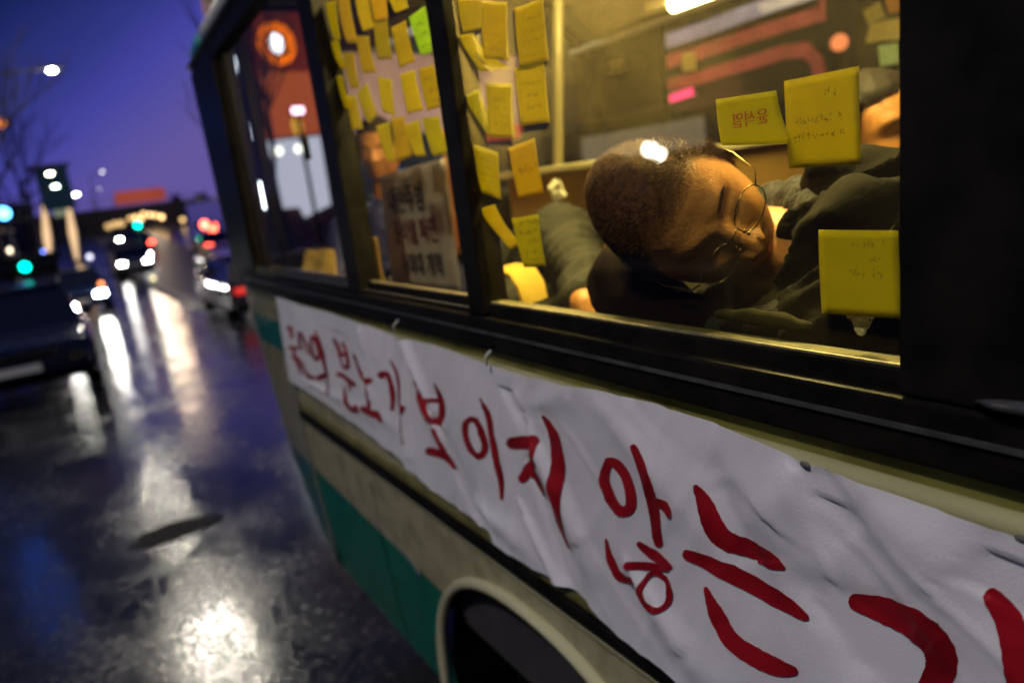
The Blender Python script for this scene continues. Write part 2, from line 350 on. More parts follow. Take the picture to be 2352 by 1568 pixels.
# side panel as a grid with the wheel arch left out
ysn = [YB, -4, -3, -2, -1.5, -1, -.6, -.3, 0] + [0.0 + i*0.03 for i in range(1, 81)] + [2.44, 2.475]
zsn = [Z0 + i*(ZB-Z0)/44 for i in range(45)]
def inarch(y, z): return (abs(y-AY)/AR)**2.3 + (abs(z-AZ)/AR)**2.3 < 1 or (z < AZ and abs(y-AY) < AR)
vs = []; fs = []; idx = {}
def archsnap(y, z):
    # push points that fall just inside the opening onto its rim
    dy, dz = y-AY, z-AZ; f = ((abs(dy)/AR)**2.3 + (abs(dz)/AR)**2.3)**(1/2.3)
    if z >= AZ and 0.93 < f < 1.0: return AY+dy/f, AZ+dz/f
    if z < AZ and 0.93*AR < abs(dy) < AR: return AY+math.copysign(AR, dy), z
    return y, z
for i, y in enumerate(ysn):
    for j, z in enumerate(zsn):
        a, b_ = archsnap(y, z); idx[i, j] = len(vs); vs.append((sidex(a, b_), a, b_))
for i in range(len(ysn)-1):
    for j in range(len(zsn)-1):
        cy, cz = (ysn[i]+ysn[i+1])/2, (zsn[j]+zsn[j+1])/2
        if inarch(cy, cz): continue
        fs.append((idx[i, j], idx[i+1, j], idx[i+1, j+1], idx[i, j+1]))
link('side_panel', mesh('side_panel', vs, fs), M_liv, bus, True)
# front corner panel with bumper, from the seam forward and round the nose
vs = []; fs = []; cols = []
zc = [Z0 + i*(ZS-Z0)/30 for i in range(31)]
for j, z in enumerate(zc):
    yf = yfront(z); r = .11; row = [(sidex(2.487, z)*0.98, 2.487), (sidex(2.5, z), 2.55)]
    base = sidex(2.55, z)
    for k in range(9):
        th = k/8*math.pi/2; row.append((base + r - r*math.cos(th), yf - r + r*math.sin(th)))
    for x in (.4, .7, 1.0): row.append((x, yf + 0.05*math.sin(min(1, x)*math.pi/2)))
    for x in (1.3, 1.6): row.append((x, yf + 0.05*math.sin((2-x)*math.pi/2)))
    for k in range(5):
        th = math.pi/2 - k/4*math.pi/2; row.append((BW - base - r + r*math.cos(th), yf - r + r*math.sin(th)))
    row.append((BW, 2.48)); cols.append(len(row))
    vs += [(x, y, z) for x, y in row]
nr = cols[0]
for j in range(len(zc)-1):
    for k in range(nr-1): fs.append((j*nr+k, j*nr+k+1, (j+1)*nr+k+1, (j+1)*nr+k))
M_liv2 = M_liv.copy(); M_liv2.name = 'glossy_corner_paint'; b_ = M_liv2.node_tree.nodes['Principled BSDF']
b_.inputs['Coat Weight'].default_value = 1.0; b_.inputs['Coat Roughness'].default_value = .14; b_.inputs['Metallic'].default_value = 0
link('front_panel', mesh('front_panel', vs, fs), M_liv2, bus, True)
# panel seams: bright beaded joints
M_seam = mat('panel_seam_trim', (0.65, 0.63, 0.55), 0.22, 0.8)
MB().tube([(sidex(2.48, z)-.004, 2.481, z) for z in [0.36, .5, .7, .9, 1.1, 1.25, 1.40]], .006, 8).build('panel_seam', M_seam, bus, True)
M_gap = mat('panel_gap', (0.004, 0.004, 0.004), 0.9, spec=.02)
for yg in (1.86,):
    MB().tube([(sidex(yg, z)+.0005, yg, z) for z in [0.36, .5, .7, .9]], .0028, 6).build('door_gap', M_gap, bus)
MB().tube([(sidex(1.6, .66)-.0, 2.2, .80), (0.0, 1.9, .775), (0, 1.66, .74), (0, 1.60, .72)], .003, 6).build('body_crease', M_seam, bus)
# rub rail: olive lip, black strip
MB().box((-.014, YB, .958), (.02, 2.475, .990), .006).build('rub_rail', M_black, bus)
M_olive = mat('grimy_olive_lip', (0.17, 0.155, 0.05), 0.35, var=0.35, scale=12)
MB().box((-.010, YB, .992), (.02, 2.475, 1.016), .005).build('rail_lip', M_olive, bus)
MB().box((-.009, YB, .944), (.02, 2.475, .956), .004).build('lower_lip', M_cream, bus)
# cream rounded moulding above the banner
mb = MB(); pts = [(-.004, YB + (2.3-YB)*i/40, 1.374) for i in range(41)]; mb.tube(pts, .0125, 12); mb.build('belt_moulding', M_cream, bus, True)
# arch flare
def arch_pt(t, r, x):
    c, s_ = math.cos(t), math.sin(t); c2 = math.copysign(abs(c)**(2/2.3), c); s2 = abs(s_)**(2/2.3)
    return (x, AY + r*c2, AZ + r*s2)
pts = [(-.004, AY-AR-.002, .36)] + [arch_pt(math.pi*(1-i/36) - math.pi*0, AR+.004, -.006)[:] for i in range(36, -1, -1)] + [(-.004, AY+AR+.002, .36)]
MB().tube(pts, .0135, 10).build('wheel_arch_trim', mat('cream_arch_paint', (0.62, 0.58, 0.36), 0.2, coat=.4), bus, True)
mb = MB(); k = 24; prof = [arch_pt(math.pi*i/k, AR, 0) for i in range(k+1)]
for i in range(k+1): mb.v += [(0.028, prof[i][1], prof[i][2]), (0.42, prof[i][1], prof[i][2])]
for i in range(k): mb.f.append((2*i, 2*i+1, 2*i+3, 2*i+2))
mb.box((.42, AY-AR, .3), (.44, AY+AR, AZ+AR)); mb.build('wheel_well', M_gap, bus)
M_tyre = mat('tyre_rubber', (0.005, 0.005, 0.005), 0.95, bump=.3, bscale=20, spec=.02); M_rim = mat('steel_rim', (0.008, 0.008, 0.008), 0.8, spec=.05)
for (wx, wy) in ((0.12, AY), (BW-.34, AY), (0.12, -3.4), (BW-.34, -3.4)):
    tw = MB().lathe([(.20, 0), (.33, 0), (.37, .03), (.38, .1), (.37, .19), (.33, .22), (.20, .22)], (0, 0, 0), 'x'); w = tw.build('wheel', M_tyre, bus, True)
    w.location = (wx, wy, .38); MB().lathe([(0.001, .06), (.08, .05), (.09, .08), (.19, .09), (.2, .03)], (0, 0, 0), 'x').build('rim', M_rim, w, True)
# belt and window frames
MB().box((-.012, YB, ZB), (.03, 3.0, 1.468), .004).build('belt_rail', M_black, bus)
MB().box((-.016, YB, 1.440), (-.0105, 2.9, 1.4445)).build('belt_bead', M_alu, bus)
Y = lambda u, v: PX(u, v, 0.0).y
yA, yB_ = 2.72, 3.10      # front pillar
ZT = 2.30
def ztop(y): return 2.30 - 0.035*max(0, y-1.8)**1.3
mb = MB(); mb.prism([(yA+.02, 1.468), (3.075, 1.45), (3.10, 1.60), (3.125, 2.235), (yA-.02, 2.26)], -.008, .07); mb.build('front_pillar', M_black, bus)
def vpost(y0, y1, name, m=M_black, x0=-.008, x1=.045, z0=1.47, z1=2.32):
    return MB().box((x0, y0, z0), (x1, y1, z1), .004).build(name, m, bus)
y_p1a, y_p1b = Y(690, 20), Y(722, 20)      # post between the first two windows
vpost(y_p1b, y_p1a, 'window_post')
y_p2a, y_p2b = Y(986, 10), Y(1024, 10)
vpost(y_p2b, y_p2a, 'window_post')
y_r = Y(2078, 400)
vpost(-0.35, y_r, 'window_post', x0=-.010, x1=.06)
MB().box((-.014, -.30, 1.47), (-.0105, .18, 2.32), .001).build('post_cover', mat('post_vinyl', (.004, .003, .003), .6, spec=.06), bus)
MB().box((-.016, .215, 1.47), (-.0104, .224, 2.32), .001).build('post_cover_edge', M_black, bus)
gs = [PX(2372, 935, -.014), PX(2352, 932, -.014), PX(2290, 926, -.014), PX(2240, 920, -.014)]
MB().tube([(-.014, gs[3].y, gs[3].z), (-.018, gs[2].y, gs[2].z), (-.020, gs[1].y-.0, gs[1].z), (-.020, gs[1].y-.06, gs[1].z)], [.001, .0045, .0055, .0055], 12).build('rail_end_cap', M_alu, bus, True)
vpost(-1.8, -1.55, 'window_post'); vpost(-3.2, -3.0, 'window_post'); vpost(YB, YB+.2, 'window_post')
# sill rails: bright top lip
MB().box((.004, -.3, 1.466), (.045, y_p2b, 1.4885), .002).build('sill_rail', M_black, bus)
MB().box((.006, .2, 1.489), (.012, y_p2b-.003, 1.4925), .001).build('sill_lip', mat('worn_alu_lip', (.34, .30, .17), .3, .5, var=.3, scale=60), bus)
MB().box((.013, .2, 1.489), (.034, y_p2b, 1.4905)).build('inner_sill', mat('dusty_inner_sill', (.13, .11, .035), .6, var=.3, scale=50), bus)
MB().box((.004, y_p2a, 1.466), (.045, y_p1b, 1.474), .002).build('sill_rail', M_black, bus)
MB().box((.002, y_p2a, 1.4745), (.008, y_p1b, 1.4775), .001).build('sill_lip', M_alu, bus)
MB().box((.016, y_p2a+.002, 1.4745), (.028, y_p1b-.002, 1.492), .001).build('sliding_sash_rail', M_black, bus)
MB().box((.015, y_p2a+.002, 1.4925), (.029, y_p1b-.002, 1.4955), .001).build('sash_lip', mat('sash_lip_alu', (.4, .34, .22), .3, .6), bus)
MB().box((.004, y_p1a, 1.466), (.045, yA+.02, 1.474), .002).build('sill_rail', M_black, bus)
MB().box((.000, y_p1a, 1.4745), (.008, yA, 1.4785), .001).build('sill_lip', M_alu, bus)
MB().box((.014, y_p1a+.002, 1.4745), (.028, 2.42, 1.497), .001).build('sliding_sash_rail', M_alu, bus)
MB().box((.010, y_p1a+.001, 1.475), (.030, y_p1a+.045, 2.30), .003).build('sash_stile', mat('grey_sash_alu', (.10, .10, .12), .35, .6, var=.2), bus)
lt = PX(705, 340, .006); MB().box((-.002, lt.y-.012, lt.z-.03), (.010, lt.y+.012, lt.z+.03), .003).build('sash_latch', M_black, bus)
MB().box((.012, yA-.09, 1.475), (.03, yA-.055, 2.27), .003).build('sash_stile', M_black, bus)
# window panes
M_g3 = glass_mat('dusty_window_glass', (0.93, 0.93, 0.68), 0.38, 1.0, 1.3)
M_g2 = glass_mat('window_glass', (0.95, 0.95, 0.78), 0.06, 0.8)
M_g1 = glass_mat('clear_window_glass', (0.95, 0.96, 0.97), 0.0, 0.6)
def pane(y0, y1, z0, z1, x, m, label=None):
    # a single sheet: rays cross it once each way, like thin glazing
    me = mesh('window_pane', [(x, y0, z0), (x, y1, z0), (x, y1, z1), (x, y0, z1)], [(0, 1, 2, 3)]); o = link('window_pane', me, m, bus); return o
pane(y_r, y_p2b, 1.489, 2.32, .012, M_g3); pane(y_p2a, y_p1b, 1.49, 2.32, .020, M_g2); pane(y_p1a+.04, yA, 1.49, 2.26, .018, M_g1)
pane(-1.55, -.35, 1.489, 2.32, .012, M_g1); pane(-3.0, -1.8, 1.489, 2.32, .012, M_g1)
# roof, gutter
vs = []; fs = []; ryy = [YB + i*(2.4-YB)/8 for i in range(9)] + [2.6, 2.8, 2.95, 3.05, 3.12]; n_ = 18
for y in ryy:
    zt = ztop(y)
    for k in range(n_+1):
        th = math.pi*k/n_; cx = -math.cos(th)
        x = 1 + (1.0)*math.copysign(abs(cx)**0.8, cx); z = zt + .03 + .17*math.sin(th)**0.9; fr_ = max(0, min(1, (y-2.2)/.5)); dx_ = min(x, 2-x); z = z*(1-fr_) + fr_*min(2.52, zt + .03 + dx_*1.1)
        vs.append((x, y, z))
for i in range(len(ryy)-1):
    for k in range(n_): a = i*(n_+1)+k; fs.append((a, a+1, a+n_+2, a+n_+1))
def roofmat():
    m = mat('bus_roof_paint', (.45, .46, .38), .25, coat=.3, var=.08); t = m.node_tree; n = t.nodes; l = t.links; b = n['Principled BSDF']
    tcn = n.new('ShaderNodeTexCoord'); sx = n.new('ShaderNodeSeparateXYZ'); l.new(tcn.outputs['Object'], sx.inputs[0])
    g = n.new('ShaderNodeMath'); g.operation = 'GREATER_THAN'; g.inputs[1].default_value = 2.82; l.new(sx.outputs['Y'], g.inputs[0])
    q = n.new('ShaderNodeMixRGB'); l.new(g.outputs[0], q.inputs[0]); q.inputs[1].default_value = (.5, .5, .42, 1); q.inputs[2].default_value = (.3, .32, .26, 1); l.new(q.outputs[0], b.inputs['Base Color']); return m
link('roof', mesh('roof', vs, fs), roofmat(), bus, True)
MB().tube([(-.008, y, ztop(y)+.014) for y in (YB, 0, 1.8, 2.1, 2.4, 2.7, 2.9, 3.05, 3.13)], .009, 10).build('gutter', M_black, bus, True)
mb = MB()
for a, b_ in zip((YB, 1.8, 2.2, 2.6, 2.9), (1.8, 2.2, 2.6, 2.9, 3.10)): mb.prism([(a, ztop(a)-.05), (b_, ztop(b_)-.05), (b_, ztop(b_)+.02), (a, ztop(a)+.02)], -.006, .04)
mb.build('window_head_rail', M_black, bus)
# inside: floor, far wall, ceiling
MB().box((.05, YB, .62), (BW-.05, 3.0, .66)).build('floor', mat('bus_floor', (.05, .045, .04), .6), bus)
MB().box((.035, YB, .66), (.05, 2.95, 1.486)).build('inner_wall_lining', M_seat, bus)
MB().box((BW-.05, YB, .35), (BW, 2.48, 1.45)).build('far_side_panel', M_cream, bus)
MB().box((BW-.04, YB, 2.30), (BW, 3.0, 2.38)).build('far_window_head', M_black, bus)
for (a, b_) in ((.55, .68), (2.55, 3.05), (-1.2, -1.05), (1.50, 1.58)):
    MB().box((BW-.04, a, 1.45), (BW, b_, 2.30)).build('far_window_post', M_black, bus)
o = link('far_window_pane', mesh('p', [(BW-.02, YB, 1.45), (BW-.02, 3.0, 1.45), (BW-.02, 3.0, 2.30), (BW-.02, YB, 2.30)], [(0, 1, 2, 3)]), glass_mat('far_glass', (.75, .75, .75), 0, .15), bus)
vs = []; fs = []; yy = [YB, -2, 0, 1, 2, 2.7, 2.96]
for y in yy:
    for k in range(13):
        th = math.pi*k/12; cx = -math.cos(th); x = 1 + .93*math.copysign(abs(cx)**.5, cx); z = ztop(y) - .0 + .14*math.sin(th)**.7; fr_ = max(0, min(1, (y-2.2)/.5)); z = z*(1-fr_) + fr_*min(2.50, ztop(y) + min(x, 2-x)*1.0); vs.append((x, y, z))
for i in range(len(yy)-1):
    for k in range(12): a = i*13+k; fs.append((a, a+1, a+14, a+13))
link('ceiling', mesh('ceiling', vs, fs), M_int, bus, True)
# windscreen frame
wx_ = PY(606, 380, 3.08).x
MB().box((wx_-.02, 3.06, 1.45), (wx_+.025, 3.11, 2.36), .004).build('windscreen_pillar', M_black, bus)
MB().tube([(.03, 3.09, 2.24), (.27, 3.09, 2.50), (1.0, 3.11, 2.505), (BW-.27, 3.09, 2.50), (BW-.03, 3.09, 2.24)], .032, 8).build('windscreen_header', M_black, bus)
MB().tube([(.012, y, ztop(y)+.048) for y in (YB, 0, 1.8, 2.1, 2.4, 2.7, 2.78)], .030, 12).build('cant_rail', mat('cream_cant_rail', (.85, .85, .74), .3, coat=.5), bus, True)
MB().tube([(.012, y, ztop(y)+.048) for y in (2.78, 2.9, 3.05, 3.10)], [.030, .028, .022, .012], 12).build('cant_rail_end', mat('teal_cant_rail', (.05, .42, .42), .2, coat=.5), bus, True)
MB().box((.07, 3.05, 1.43), (BW-.07, 3.12, 1.50), .004).build('windscreen_sill', M_black, bus)
MB().box((BW-.12, 3.0, 1.45), (BW-.04, 3.12, 2.24), .004).build('windscreen_pillar', M_black, bus)
o = link('windscreen', mesh('w', [(.07, 3.085, 1.5), (BW-.07, 3.085, 1.5), (BW-.07, 3.085, 2.25), (BW-.28, 3.085, 2.48), (.28, 3.085, 2.48), (.07, 3.085, 2.25)], [(0, 1, 2, 3, 4, 5)]), glass_mat('windscreen_glass', (.9, .93, .92), 0, .12), bus)
MB().box((.1, 2.55, 1.05), (BW-.1, 3.0, 1.40), .05).build('dashboard', mat('dashboard_plastic', (.03, .03, .035), .5), bus)
mb = MB(); mb.lathe([(.20, 0), (.214, .014), (.228, 0), (.214, -.014), (.20, 0)], (0, 0, 0), 'z', 32); mb.box((-.2, -.02, -.01), (.2, .02, .01)); sw = mb.build('steering_wheel', M_black, bus, True)
sw.location = (.55, 2.45, 1.36); sw.rotation_euler = (math.radians(-35), 0, 0)
# seats
def seat(x, y, w=.46, m=None):
    s = MB().box((x, y, 1.0), (x+w, y+.45, 1.12), .04).build('seat', m or M_seat, bus, True)
    MB().box((x, y-.12, 1.10), (x+w, y+.0, 1.72), .045).build('seat_back', m or M_seat, bus, True)
seat(.9, .55); seat(1.42, .55); seat(1.4, -.4); seat(.12, -.75)
# ceiling lamp (lit)
M_lamp = glow('warm_ceiling_lamp_glow', (1.0, 0.79, 0.34), 150)
cl = PX(1555, -10, 1.0)
lampbox = MB().box((.33, .62, 2.395), (.53, 1.3, 2.42), .01).build('ceiling_lamp', M_int, bus)
MB().box((.355, .66, 2.372), (.505, 1.26, 2.394), .008).build('lamp_diffuser', M_lamp, lampbox)
MB().box((.885, 2.0, 2.372), (1.035, 2.3, 2.394), .008).build('lamp_diffuser', glow('warm_lamp_glow_front', (1.0, 0.68, 0.32), 60), lampbox)
MB().tube([(1.70, 1.92, 2.285), (1.70, 2.2, 2.285)], .030, 10).build('lamp_tube', glow('warm_cove_tube_glow', (1.0, 0.80, 0.42), 40), lampbox, True)
MB().box((1.70, 1.9, 2.29), (1.76, 2.36, 2.33), .005).build('tube_holder', M_int, lampbox)
# grab pole and overhead rail
MB().tube([PX(1282, y_, .62) for y_ in (-40, 200, 400, 560, 800)], .014, 10).build('grab_pole', mat('pole_chrome', (.16, .14, .07), .5, .2), bus, True)
MB().tube([(1.55, -1, 2.22), (1.55, 2.7, 2.20)], .014, 8).build('grab_rail', mat('rail_steel', (.4, .36, .25), .35, .8), bus, True)

# ------------------------------------------------------------------ banner
def banner_mat():
    m = mat('banner_cloth', (0.80, 0.77, 0.82), 0.75, var=0.07, scale=3, bump=0.10, bscale=300, sheen=.2); return m
M_ban = banner_mat()
def seg(u0, v0, u1, v1):
    a = PX(u0, v0, -.03); b = PX(u1, v1, -.03); return (a.y, a.z, b.y, b.z)
# folds: (segment, width, height) - ridges and valleys of the hanging cloth
FOLDS = [(seg(905, 750, 985, 960), .030, .014), (seg(960, 900, 1085, 1180), .022, -.016), (seg(915, 800, 930, 1050), .018, .012),
         (seg(1110, 830, 1200, 985), .018, -.014), (seg(1190, 960, 1320, 1250), .03, .012), (seg(1215, 1100, 1305, 1340), .02, -.012),
         (seg(1200, 1190, 1300, 1400), .018, .011), (seg(1820, 1080, 1760, 1200), .03, .010), (seg(1840, 1090, 1950, 1240), .04, -.008),
         (seg(1870, 1380, 2080, 1560), .06, -.012), (seg(1450, 1330, 1560, 1500), .03, .010), (seg(1640, 1120, 1720, 1300), .05, -.008),
         (seg(2330, 1250, 2280, 1400), .03, -.012), (seg(1230, 930, 1300, 900), .03, .006), (seg(690, 720, 700, 860), .03, .006),
         (seg(760, 740, 780, 900), .025, -.006), (seg(820, 760, 850, 940), .03, .006), (seg(1400, 980, 1560, 1180), .05, .006),
         (seg(1080, 1150, 1180, 1240), .03, .010), (seg(700, 880, 860, 960), .02, .006), (seg(1990, 1180, 2150, 1330), .05, .008)]
def bdisp(y, z):
    d = -.020 - 0.004*noise.noise(Vector((y*5, z*7, 1.3))) - 0.0022*noise.noise(Vector((y*16, z*11, 4.1)))
    d -= 0.0012*noise.noise(Vector((y*45+z*20, z*18, 2)))
    q_ = noise.noise(Vector(((y+z*.55)*14, (z-y*.3)*3.2, 7.7))); d -= .0040*max(0, 1-abs(q_)*5) * (.5+.5*noise.noise(Vector((y*3, z*4, 9))))
    q_ = noise.noise(Vector(((y-z*.9)*11, (z+y*.4)*3, 2.7))); d -= .0032*max(0, 1-abs(q_)*6) * max(0, noise.noise(Vector((y*4, z*5, 3)))+.3)
    for (a, b, c, e_), w, h in FOLDS:
        dy, dz = c-a, e_-b; L2 = dy*dy+dz*dz; t = ((y-a)*dy+(z-b)*dz)/L2
        tt = max(-.15, min(1.15, t)); px, pz = a+dy*tt, b+dz*tt; r = math.hypot(y-px, z-pz)
        w2 = w*(0.45+0.6*max(0, min(1, t)))
        d -= h*math.exp(-(r/w2)**2)*(1 if 0 <= t <= 1 else .6)
    d = min(d, -.014)
    if z > 1.35: d = min(d, -.0195 - .0*z)
    return d
_top = [PX(u, v, -.02) for u, v in ((655, 688), (750, 716), (860, 752), (905, 772), (1000, 792), (1060, 815), (1115, 835), (1200, 862), (1360, 893), (1500, 925), (1640, 970), (1830, 1050), (1960, 1100), (2150, 1165), (2352, 1240))]
_bot = [PX(u, v, -.02) for u, v in ((683, 885), (760, 935), (850, 1000), (925, 1060), (985, 1120), (1080, 1188), (1150, 1255), (1220, 1300), (1310, 1352), (1400, 1440), (1500, 1520), (1620, 1620), (1800, 1760))]
def interp(tab, y):
    tab = sorted(((p.y, p.z) for p in tab))
    if y <= tab[0][0]:
        return tab[0][1]
    for (y0, z0), (y1, z1) in zip(tab, tab[1:]):
        if y <= y1: return z0 + (z1-z0)*(y-y0)/(y1-y0)
    return tab[-1][1]
NB, NV = 420, 80; vs = []; fs = []
ya_, yb_ = -0.55, 2.44
for i in range(NB+1):
    y = ya_ + (yb_-ya_)*i/NB; zt, zb = interp(_top, y), interp(_bot, y)
    for j in range(NV+1):
        z = zb + (zt-zb)*j/NV; yy_ = y + (0.05*(1-j/NV) if i > NB-14 else 0)*((i-NB+14)/14 if i > NB-14 else 0)
        vs.append((bdisp(yy_, z), yy_, z))
for i in range(NB):
    for j in range(NV): a = i*(NV+1)+j; fs.append((a, a+NV+1, a+NV+2, a+1))
ban = link('banner', mesh('banner', vs, fs), M_ban, None, True)
tag(ban, 'long white cloth banner with red hand-painted Korean letters tied along the bus side', 'banner')
M_red = mat('red_banner_paint', (0.22, 0.0, 0.006), 0.5, var=.2, scale=15, col2=(0.42, 0.003, 0.014))
def ribbon(strokes, name):
    """strokes: list of (points in pixels, widths in pixels); laid on the cloth"""
    mb = MB()
    for k_, (pts, ws) in enumerate(strokes):
        P = [Vector(p) for p in pts]
        if not isinstance(ws, (list, tuple)): ws = [ws*.7] + [ws]*(len(P)-2) + [ws*.7] if len(P) > 2 else [ws, ws]
        # Catmull-Rom
        Q = []; Wd = []; n = 9
        for i in range(len(P)-1):
            p0 = P[max(i-1, 0)]; p1 = P[i]; p2 = P[i+1]; p3 = P[min(i+2, len(P)-1)]
            for s_ in range(n):
                t = s_/n; Q.append(0.5*((2*p1)+(-p0+p2)*t+(2*p0-5*p1+4*p2-p3)*t*t+(-p0+3*p1-3*p2+p3)*t**3)); Wd.append(ws[i]+(ws[i+1]-ws[i])*t)
        Q.append(P[-1]); Wd.append(ws[-1])
        # round caps
        d0 = (Q[1]-Q[0]).normalized(); d1 = (Q[-1]-Q[-2]).normalized()
        Q = [Q[0]-d0*Wd[0]*.42, Q[0]-d0*Wd[0]*.25] + Q + [Q[-1]+d1*Wd[-1]*.25, Q[-1]+d1*Wd[-1]*.42]; Wd = [Wd[0]*.3, Wd[0]*.8] + Wd + [Wd[-1]*.8, Wd[-1]*.3]
        rows = 7; base = len(mb.v); off = .0022 + .0003*k_
        for i, q in enumerate(Q):
            t = (Q[min(i+1, len(Q)-1)] - Q[max(i-1, 0)]).normalized(); nn_ = Vector((-t.y, t.x)); w = Wd[i]
            w *= 1 + 0.02*math.sin(i*1.7+k_) + .015*math.sin(i*4.3+k_*2)
            for r_ in range(rows):
                c = q + nn_*w*(r_/(rows-1)-.5); p = PX(c.x, c.y, -.024)
                mb.v.append((bdisp(p.y, p.z)-off, p.y, p.z))
        for i in range(len(Q)-1):
            for r_ in range(rows-1): a = base+i*rows+r_; mb.f.append((a, a+1, a+rows+1, a+rows))
    o = mb.build(name, M_red, ban, True); return o
A = lambda L, s=.33, ox=940.8, oy=799.7: [(x*s+ox, y*s+oy) for x, y in L]
B = lambda L: A(L, .3702, 1505.3, 987.8)
D_ = lambda L: A(L, .24, 639.7, 696.2)
ribbon([(D_([(78, 240), (105, 240), (122, 330)]), 8), (D_([(100, 425), (140, 425), (178, 432)]), 9), (D_([(140, 430), (146, 490)]), 6), (D_([(140, 515), (178, 545), (195, 620), (205, 690)]), [9, 10, 5, 3])], 'painted_letter')
ribbon([(D_([(180, 285), (208, 300), (232, 430), (212, 430), (190, 360), (180, 285)]), 5), (D_([(225, 240), (260, 360), (290, 490)]), 3.5), (D_([(232, 560), (268, 660), (300, 705), (335, 712)]), [4, 6, 9, 8])], 'painted_letter')
ribbon([(D_([(320, 330), (312, 400), (338, 500), (372, 535), (388, 480), (368, 380), (335, 320), (318, 335)]), 8), (D_([(380, 715), (415, 700), (450, 680)]), [12, 12, 9]), (D_([(350, 265), (405, 420), (445, 620), (480, 870)]), [3, 6, 6, 3.5])], 'painted_letter')
ribbon([(D_([(510, 340), (548, 440), (580, 560), (605, 605), (650, 620)]), [4, 7, 8, 9, 7]), (D_([(598, 375), (632, 460), (652, 560), (650, 615)]), [4, 6, 7, 7]), (D_([(558, 480), (630, 490)]), 6),
        (D_([(562, 680), (640, 720), (725, 785)]), [9, 11, 8]), (D_([(665, 740), (680, 830)]), [7, 3]), (D_([(608, 810), (648, 920), (695, 1005), (745, 1020), (748, 980)]), [4, 7, 10, 11, 8])], 'painted_letter')
ribbon([(D_([(712, 490), (760, 620), (805, 715), (850, 740), (880, 735)]), [4, 7, 9, 16, 12]), (D_([(845, 760), (865, 870), (885, 985)]), [7, 7, 9]), (D_([(815, 1000), (890, 1030), (950, 1060), (988, 1120)]), [12, 14, 14, 8])], 'painted_letter')
ribbon([(D_([(965, 690), (1030, 680), (1070, 780), (1092, 900), (1085, 1015)]), [15, 13, 9, 8, 6]), (D_([(1065, 545), (1120, 700), (1160, 950), (1188, 1150), (1215, 1330)]), [3, 6, 8, 8, 6]), (D_([(1165, 975), (1200, 990), (1195, 1040)]), [12, 13, 10])], 'painted_letter')
ribbon([(A([(62, 220), (88, 340), (105, 430), (135, 490), (205, 530)]), [6, 11, 12, 13, 12]), (A([(175, 250), (212, 340), (225, 440), (208, 530)]), [4, 10, 12, 10]), (A([(95, 352), (205, 362)]), 8),
        (A([(165, 560), (190, 640), (222, 730)]), [5, 9, 11]), (A([(125, 715), (200, 738), (245, 770), (300, 840)]), [17, 18, 14, 5])], 'painted_letter')
ribbon([(A([(420, 490), (385, 530), (392, 620), (435, 710), (495, 745), (528, 690), (505, 590), (465, 505), (415, 488)]), 14), (A([(490, 350), (535, 440), (570, 600), (608, 800), (635, 930), (645, 1045)]), [4, 11, 13, 13, 12, 6])], 'painted_letter')
ribbon([(A([(700, 660), (790, 655), (860, 645)]), [26, 30, 28]), (A([(862, 650), (855, 760), (820, 840), (775, 910)]), [18, 24, 24, 20]), (A([(850, 870), (895, 950), (925, 1030)]), [20, 22, 12]),
        (A([(930, 475), (1000, 600), (1030, 800), (1032, 1000), (1062, 1230), (1098, 1390)]), [8, 25, 28, 24, 20, 8])], 'painted_letter')
ribbon([(A([(1380, 790), (1345, 900), (1375, 1010), (1430, 1110), (1485, 1138), (1530, 1100), (1532, 1010), (1505, 900), (1445, 810), (1375, 785)]), 25),
        (A([(1575, 675), (1640, 820), (1682, 960), (1705, 1130), (1718, 1280), (1725, 1365)]), [12, 24, 26, 26, 22, 17]), (A([(1700, 1050), (1790, 1085), (1822, 1150)]), [16, 24, 14]),
        ([(1391, 1238), (1402, 1285), (1422, 1322), (1455, 1330)], [6, 17, 22, 18]), ([(1468, 1248), (1500, 1275), (1536, 1302)], [12, 24, 12]), ([(1446, 1295), (1490, 1300), (1530, 1308)], [16, 18, 10]),
        ([(1490, 1318), (1478, 1350), (1494, 1382), (1522, 1395), (1537, 1372), (1530, 1335), (1505, 1316), (1488, 1320)], 12)], 'painted_letter')
ribbon([(B([(255, 345), (310, 470), (370, 620), (430, 690), (600, 760), (710, 810), (785, 855)]), [10, 34, 40, 42, 42, 36, 12]), (B([(200, 765), (450, 890), (750, 1060), (930, 1165)]), [24, 38, 40, 14]),
        (B([(310, 985), (370, 1120), (455, 1290), (600, 1400), (740, 1470), (860, 1490)]), [12, 32, 40, 42, 42, 22])], 'painted_letter')
ribbon([(B([(1215, 1080), (1400, 1130), (1600, 1220), (1735, 1360), (1745, 1500), (1650, 1680)]), [40, 66, 78, 78, 76, 60]), (B([(2060, 1040), (2170, 1200), (2250, 1420), (2290, 1680)]), [34, 62, 78, 90])], 'painted_letter')
M_tie = mat('white_cable_tie', (.6, .6, .55), .3); M_cord = mat('grey_cord', (.16, .15, .14), .7)
for (u, v) in ((905, 768), (1118, 838), (1842, 1070), (2335, 1248)):
    p = PX(u, v, -.03); q = PX(u+10, v-34, -.022)
    if u > 1500:
        x_ = bdisp(p.y, p.z); MB().ball((x_-.0005, p.y, p.z), .0015, .006, .0035, 10, 6).build('knot', M_cord, ban, True); continue
    MB().tube([p, (p+q)/2 + Vector((-.006, 0, .004)), q], .0012 if u > 1500 else .0022, 6).ball(p, .003, .003, .003, 8, 6).build('cable_tie', M_cord if u > 1500 else M_tie, ban, True)

